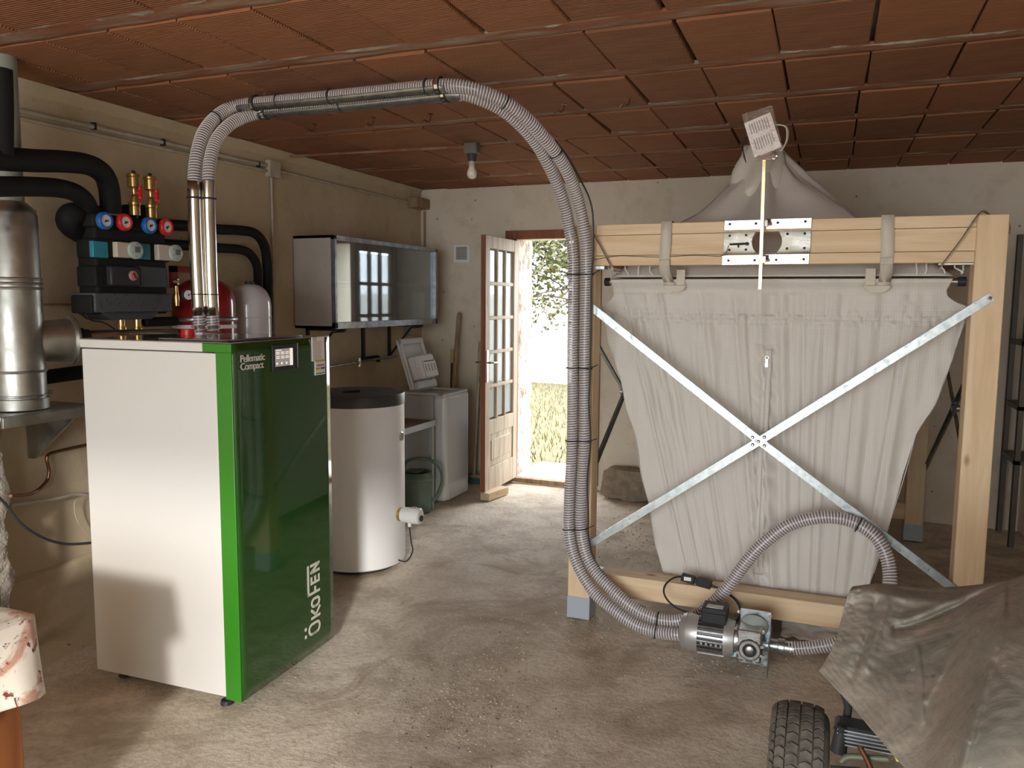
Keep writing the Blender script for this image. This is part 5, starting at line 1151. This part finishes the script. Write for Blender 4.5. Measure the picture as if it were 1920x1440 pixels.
# mounting bracket and round inlet
by0 = MY+.065; bzt = PY(1415, 1138, MY+.10).z
br_ = MB(); br_.box((gx0+.0, by0, .01), (gx1+.03, by0+.004, bzt)); br_.box((gx1+.026, by0-.12, .01), (gx1+.030, by0+.10, bzt-.10)); br_.box((gx0, by0-.07, bzt-.118), (gx1+.028, by0, bzt-.112)); br_.build('mounting_plate', STEEL, mt, bevel=.002)
q = Vector(((gx0+gx1)/2+.01, by0, bzt-.075)); MB().lathe(q, q+Vector((0, -.06, -.02)), [(0, .062), (.3, .055), (.6, .04), (1, .034)], 32).build('bearing_housing', pm('pale_zinc_green', (.42, .50, .47), .4, .3), mt)
for i in (-1, 1): p = Vector((q.x+i*.065, by0-.001, bzt-.018)); MB().cyl(p, p+Vector((0, -.004, 0)), .008, 12).build('fixing_screw', CHROME, mt)
MB().cyl((q.x, by0, .12), (q.x, FY+.3, .12), .055, 28).build('auger_tube', STEEL, mt)
sp_end = spA[-1]; MB().lathe(sp_end+Vector((.02, 0, 0)), (gx1+.0, sp_end.y, sp_end.z), [(0, .029), (.3, .029), (.32, .036), (.5, .036), (.52, .030), (1, .030)], 28).build('outlet_spigot', STEEL, mt)
MB().box((gx0-.03, MY-.03, gz0), (gx0+.0, MY+.03, gz0+.05)).build('foot_tab', pm('pale_zinc_blue', (.45, .62, .64), .4, .6), mt, bevel=.004)
# plug connectors lying on the lower beam
pc = thing('plug_connector', 'pair of joined black plug connectors lying on the lower pine beam', 'connector', (-.5, 3.83, .257))
a, b = PZ(1278, 1080, .29), PZ(1334, 1096, .275); 
a.y = b.y = 3.80; a = PY(1278, 1081, 3.80); b = PY(1334, 1097, 3.80)
m_ = a.lerp(b, .45); MB().bar(a, m_, .034, .036, (0, 0, 1)).build('plug_body', BLACKP, pc, bevel=.004); MB().bar(a.lerp(b, .52), b, .036, .04, (0, 0, 1)).build('socket_body', BLACKP, pc, bevel=.004); MB().bar(a.lerp(b, .44), a.lerp(b, .54), .02, .022, (0, 0, 1)).build('latch', BLACKP, pc)
mid = a.lerp(b, .22); MB().cbox(mid+Vector((0, -.0185, .003)), (.034, .001, .018)).build('plug_label', PAPER, pc)
pts = [PY(x, y, Y) for x, y, Y in ((1278, 1081, 3.80), (1262, 1084, 3.78), (1248, 1096, 3.74), (1245, 1112, 3.70), (1256, 1130, 3.64), (1280, 1145, 3.56), (1312, 1152, MY))]
MB().tube(spline(pts, 8), .0045, 8).build('plug_cable', BLACKP, pc)
pts = [PY(x, y, Y) for x, y, Y in ((1334, 1097, 3.80), (1352, 1106, 3.80), (1372, 1118, 3.78), (1386, 1135, 3.72), (1388, 1152, 3.66), (1380, 1166, 3.62), (1366, 1176, 3.6))]
MB().tube(spline(pts, 8), .0055, 8).build('plug_cable', BLACKP, pc)

# ================================================================== COVERED MACHINE
wc = Vector((-.022, 2.46, .20)); TR, TW = .20, .168
mw = thing('ride_on_mower', 'dusty machine with a chunky tyre half hidden under the grey tarpaulin', 'mower', (.3, 2.3, 0))
def tyre(u, v):
    th = 2*PI*u; a = -PI*.62+2*PI*.62*v; x = TW/2*math.sin(max(-1.57, min(1.57, a)))*1.0; rr = TR-.012-.045*(1-math.cos(a))**1.4
    if abs(a) > 1.57: x = math.copysign(TW/2-.006*(abs(a)-1.57)*6, a)
    return (wc.x+x, wc.y+rr*math.cos(th), wc.z+rr*math.sin(th))
MB().grid(tyre, 72, 20).build('tyre', RUBBER, mw, sharp=80)
lug = MB(); nr = 40
for row in range(5):
    for k in range(nr):
        u = (k+.5*(row % 2))/nr; v0 = .22+.112*row; 
        def T(uu, vv, h):
            p = Vector(tyre(uu, vv)); c_ = Vector((wc.x, wc.y, wc.z)); n_ = Vector((p.x-c_.x, 0, 0))*1.2+Vector((0, p.y-c_.y, p.z-c_.z)); return p+n_.normalized()*h
        du, dv = .40/nr, .0525; k_ = .16/nr
        pl = [(-du, -dv), (-du+k_, 0), (-du, dv), (du, dv), (du-k_*0, 0), (du, -dv)]
        pl = [(-du, -dv), (-du-k_*1.6, 0), (-du, dv), (du, dv), (du-k_*1.6, 0), (du, -dv)]
        top_ = [T(u+a_*.92, v0+b_*.92, .009) for a_, b_ in pl]; bot = [T(u+a_, v0+b_, -.002) for a_, b_ in pl]; o_ = len(lug.v); lug.v += bot+top_
        lug.f.append(tuple(o_+6+i for i in range(6)))
        for i in range(6): lug.f.append((o_+i, o_+(i+1) % 6, o_+6+(i+1) % 6, o_+6+i))
o = lug.build('tread_lugs', RUBBER, mw, flat=True); o['kind'] = 'stuff'
MB().cyl(wc+Vector((-.05, 0, 0)), wc+Vector((.06, 0, 0)), .11, 36).build('wheel_rim', pm('old_white_rim', (.4, .38, .33), .5), mw)
MB().cyl(wc+Vector((.05, 0, 0)), wc+Vector((1.0, 0, 0)), .018, 12).build('axle', DARKG, mw)
MB().cbox((.60, 2.25, .30), (.60, .62, .14)).build('chassis', BLACKP, mw, bevel=.02); MB().cbox((.70, 2.62, .50), (.46, .44, .44)).build('hood', DARKG, mw, bevel=.06); MB().cyl((.95, 2.46, .2), (1.10, 2.46, .2), .19, 36).build('tyre', RUBBER, mw, bevel=.03)
q = PY(1622, 1386, 2.22)
eng = MB().cbox(q+Vector((.01, .03, 0)), (.17, .08, .048)).build('engine_block', DARKG, mw, bevel=.012)
for k in range(5): MB().bar(q+Vector((-.07, -.012, .02-.010*k)), q+Vector((.10, -.012, .02-.010*k)), .004, .003, (0, 0, 1)).build('cooling_rib', GREYP, eng)
a, b = PY(1572, 1408, 2.22), PY(1578, 1360, 2.22); MB().lathe(a, b, [(0, .022), (.8, .016), (.85, .02), (1, .012)], 16).build('lever_boot', BLACKP, mw)
MB().tube(spline([PY(x, y, 2.3) for x, y in ((1578, 1290), (1590, 1322), (1588, 1348), (1596, 1368))], 8), .011, 12).build('bent_pipe', BLACKP, mw)
OLIVE = pm('olive_paint', (.11, .12, .08), .5)
MB().tube(spline([PY(x, y, 2.12) for x, y in ((1577, 1428), (1590, 1419), (1620, 1420), (1665, 1423))], 6), .008, 12).build('olive_bar', OLIVE, mw)
MB().tube(spline([PY(x, y, 2.10) for x, y in ((1612, 1400), (1622, 1418), (1632, 1440), (1640, 1465))], 6), .007, 10).build('link_rod', COPPER, mw)
q = PY(1590, 1445, 2.10); MB().cyl(q+Vector((-.04, 0, -.01)), q+Vector((.03, 0, .0)), .014, 14).build('steering_link', DARKG, mw)
q = PY(1672, 1404, 2.02); MB().prism([q, q+Vector((.012, 0, -.03)), q+Vector((.02, 0, -.028)), q+Vector((.006, 0, .004))], (0, .004, 0)).build('yellow_tag', pm('yellow_tag', (.6, .55, .08), .5), mw)
CT = [
 [(1612, 1108, 2.95), (1598, 1101, 2.58), (1584, 1135, 2.5), (1572, 1185, 2.42), (1556, 1225, 2.35), (1536, 1258, 2.3)],
 [(1655, 1112, 3.0), (1650, 1096, 2.62), (1640, 1150, 2.45), (1625, 1210, 2.33), (1608, 1270, 2.23), (1600, 1327, 2.16)],
 [(1720, 1122, 3.05), (1720, 1103, 2.66), (1705, 1165, 2.42), (1690, 1240, 2.25), (1670, 1320, 2.1), (1655, 1392, 2.0)],
 [(1800, 1120, 3.05), (1800, 1101, 2.68), (1790, 1165, 2.38), (1770, 1260, 2.15), (1745, 1360, 1.98), (1720, 1465, 1.86)],
 [(1880, 1112, 3.0), (1880, 1091, 2.6), (1872, 1170, 2.18), (1850, 1270, 1.95), (1818, 1390, 1.76), (1795, 1520, 1.66)],
 [(1965, 1096, 2.9), (1960, 1072, 2.5), (1962, 1170, 2.14), (1955, 1280, 1.92), (1940, 1400, 1.76), (1915, 1540, 1.64)],
 [(2110, 1096, 2.8), (2100, 1080, 2.4), (2110, 1200, 2.1), (2110, 1320, 1.9), (2110, 1460, 1.75), (2110, 1600, 1.64)]]
CG = [[PY(*p) for p in row] for row in CT]
CG.append([p+Vector((.28, .10, -.04)) for p in CG[-1]]); CG.append([p+Vector((.10, .16, -.30)) for p in CG[-1]])
def cr(p0, p1, p2, p3, t): return .5*((2*p1)+(p2-p0)*t+(2*p0-5*p1+4*p2-p3)*t*t+(3*p1-p0-3*p2+p3)*t**3)
def crl(L, u):
    k = u*(len(L)-1); i = min(int(k), len(L)-2); t = k-i; return cr(L[max(i-1, 0)], L[i], L[i+1], L[min(i+2, len(L)-1)], t)
def segd(p, a, b):
    a, b = Vector(a), Vector(b); d = b-a; t = max(0, min(1, (p-a).dot(d)/d.length_squared)); return (p-a-d*t).length
def tarp(u, v):
    p = crl([crl(row, v) for row in CG], u); q = Vector((u*8, v*5)); h = 0
    h += .022*math.exp(-(segd(q, (4, 1), (1.9, 2.0))/.13)**2)-.028*math.exp(-(segd(q+Vector((.0, -.16)), (4, 1), (1.7, 2.1))/.13)**2)
    h += .022*math.exp(-(segd(q, (4.05, 1.05), (3.9, 5))/.10)**2)
    h += .014*math.exp(-(segd(q, (1.3, 1.6), (1.15, 3.6))/.13)**2)-.016*math.exp(-(segd(q, (1.0, 1.7), (.85, 4.2))/.12)**2)
    h -= .012*math.exp(-(segd(q, (1.5, 1.15), (3.2, 1.3))/.10)**2)-.012*math.exp(-(segd(q, (1.0, 1.4), (3.0, 1.55))/.11)**2)
    h += .008*math.exp(-(segd(q, (2.3, 2.6), (2.8, 4.0))/.05)**2)+.008*math.exp(-(segd(q, (3.1, 2.6), (2.75, 3.6))/.05)**2)
    h += .016*noise.noise(Vector((u*6+v*2, v*3.4, 0)))+.006*noise.noise(Vector((u*16, v*9+u*8, 3)))+.003*noise.noise(Vector((u*40, v*34, 6)))
    d = Vector((-p.x*.15, -1, .35)).normalized(); return p+d*h*(1.3 if v < .8 else 1)
tp = one(MB().grid(tarp, 230, 150), 'tarpaulin', TARP, 'dusty grey tarpaulin draped over the machine in the right foreground', 'tarpaulin', solid=.003, sharp=80)

# ================================================================== LEFT FOREGROUND TABLE
tx, ty = -1.985, 1.47
lt = thing('wooden_cupboard', 'orange varnished low cupboard at the left edge under a stained cloth', 'cupboard', (tx-.3, ty-.5, 0))
MB().box((tx-.75, ty-1.1, .715), (tx, ty, .745)).build('table_top', ORANGE, lt, bevel=.004)
MB().box((tx-.70, ty-1.05, .06), (tx-.03, ty-.03, .715)).build('cupboard_body', ORANGE, lt, bevel=.004)
for k in range(9): MB().box((tx-.115-.066*k, ty-.032, .08), (tx-.075-.066*k, ty-.024, .70)).build('fluted_strip', ORANGE, lt, bevel=.006)
for x, y in ((tx-.09, ty-.09), (tx-.66, ty-.09), (tx-.09, ty-1.0), (tx-.66, ty-1.0)): MB().box((x-.025, y-.025, 0), (x+.025, y+.025, .06)).build('foot', ORANGE, lt)
def m_oil():
    m, nt, b = _new('printed_oilcloth'); v = coords(nt); n1 = noise_n(nt, v, 7, 5, .6, 1.2); n2 = noise_n(nt, v, 15, 4, .6, 2)
    c = mix(nt, ramp(nt, n1, [(.50, 0), (.58, .8)]), (.72, .66, .57), (.46, .20, .13)); c = mix(nt, ramp(nt, n2, [(.60, 0), (.65, 1)]), c, (.20, .035, .035))
    c = mix(nt, ramp(nt, n2, [(.30, .6), (.36, 0)]), c, (.55, .30, .18)); nt.links.new(c, b.inputs['Base Color']); b.inputs['Roughness'].default_value = .5; bump(nt, b, n2, .2, .004); return m
CLO = m_oil()
def cloth(u, v):
    # v 0..1 runs from the table middle over the edge and down; u follows the rim from the near end round the corner
    per = [(tx+.006, ty-1.1), (tx+.006, ty-.02), (tx-.012, ty+.006), (tx-.75, ty+.006)]; L = [1.08, .03, .74]; s_ = u*sum(L); i = 0
    while i < 2 and s_ > L[i]: s_ -= L[i]; i += 1
    t = min(1, s_/L[i]); ex, ey = per[i][0]*(1-t)+per[i+1][0]*t, per[i][1]*(1-t)+per[i+1][1]*t
    nx, ny = ((1, 0), (.7, .7), (0, 1))[i]; cornr = math.exp(-((u-.586)/.05)**2)
    if v < .5:
        w = v/.5; return (tx-.375+(ex-tx+.375)*w, ty-.55+(ey-ty+.55)*w, .750+.004*noise.noise(Vector((ex*9, ey*9, w*4)))+.012*cornr*w**6)
    w = (v-.5)/.5; dr = .235+.02*math.sin(u*21); fl_ = .004+.018*cornr*w+.010*math.sin(u*70)*w+.008*w
    return (ex+nx*fl_, ey+ny*fl_*(1-.0), .750-dr*w*(1-.05*cornr))
one(MB().grid(cloth, 220, 60), 'stained_tablecloth', CLO, 'cream oilcloth with dark red stains draped over the low orange cupboard', 'tablecloth', solid=.002, sharp=40)

# ================================================================== RIGHT SIDE RACK, PELLETS AND LITTER
rk = thing('storage_rack', 'dark metal storage rack at the right edge against the back wall', 'rack', (1.5, 6.2, 0))
RX = PY(1902, 860, 6.05).x
DM = pm('dark_rack_metal', (.09, .09, .085), .5, .4, var=(.14, .11, .08), vs=12)
for x, y in ((RX, 6.05), (RX+.5, 6.05), (RX, 6.45), (RX+.5, 6.45)): MB().box((x, y, 0), (x+.035, y+.003, 2.1)).box((x, y, 0), (x+.003, y+.035, 2.1)).build('upright', DM, rk)
for py_ in (640, 762, 864): z = PY(1905, py_, 6.05).z; MB().box((RX, 6.05, z-.03), (RX+.53, 6.48, z)).build('shelf', DM, rk, bevel=.002)
one(MB().box((RX+.08, 6.12, PY(1905, 762, 6.05).z+.002), (RX+.4, 6.4, PY(1905, 762, 6.05).z+.22)), 'metal_box', DM, 'dark box on the upper shelf of the rack at the right edge', 'box', bevel=.006)
PEL = pm('wood_pellet', (.62, .50, .34), .8)
mb = MB()
areas = [(950, 1190, 70, 40, 60), (905, 1290, 70, 45, 130), (880, 1340, 90, 40, 60), (1030, 1110, 25, 20, 16), (1180, 1190, 60, 14, 20), (1380, 1255, 90, 14, 26), (1480, 1235, 50, 20, 10), (1130, 1150, 30, 14, 14), (1000, 1240, 160, 90, 40)]
for x, y, sx_2, sy_, n in areas:
    for i in range(n):
        p = PZ(random.gauss(x, sx_2), random.gauss(y, sy_), 0); a_ = random.uniform(0, PI); L = random.uniform(.003, .008); r_ = random.uniform(.0014, .0024)
        d = Vector((math.cos(a_), math.sin(a_), 0))*L/2; c_ = Vector((p.x, p.y, r_+.0005)); mb.cyl(c_-d, c_+d, r_, 6)
mb.org = Vector((-1.2, 2.8, 0)); o = mb.build('wood_pellets', PEL); tag(o, 'tiny wood pellets scattered over the concrete floor', 'wood pellets', kind='stuff')
mb = MB()
for i in range(420):
    p = PZ(random.gauss(870, 90), random.gauss(1330, 55), 0) if i % 2 else PZ(random.gauss(1215, 60), random.gauss(1000, 30), 0); s_ = random.uniform(.003, .009); mb.cbox((p.x, p.y, s_*.2), (s_, s_*.7, s_*.5), zrot(random.uniform(0, 3)))
mb.org = Vector((-1.2, 2.8, 0)); o = mb.build('grit', pm('floor_grit', (.22, .17, .12), .95)); tag(o, 'fine crumbs of dirt scattered on the concrete floor', 'grit', kind='stuff')
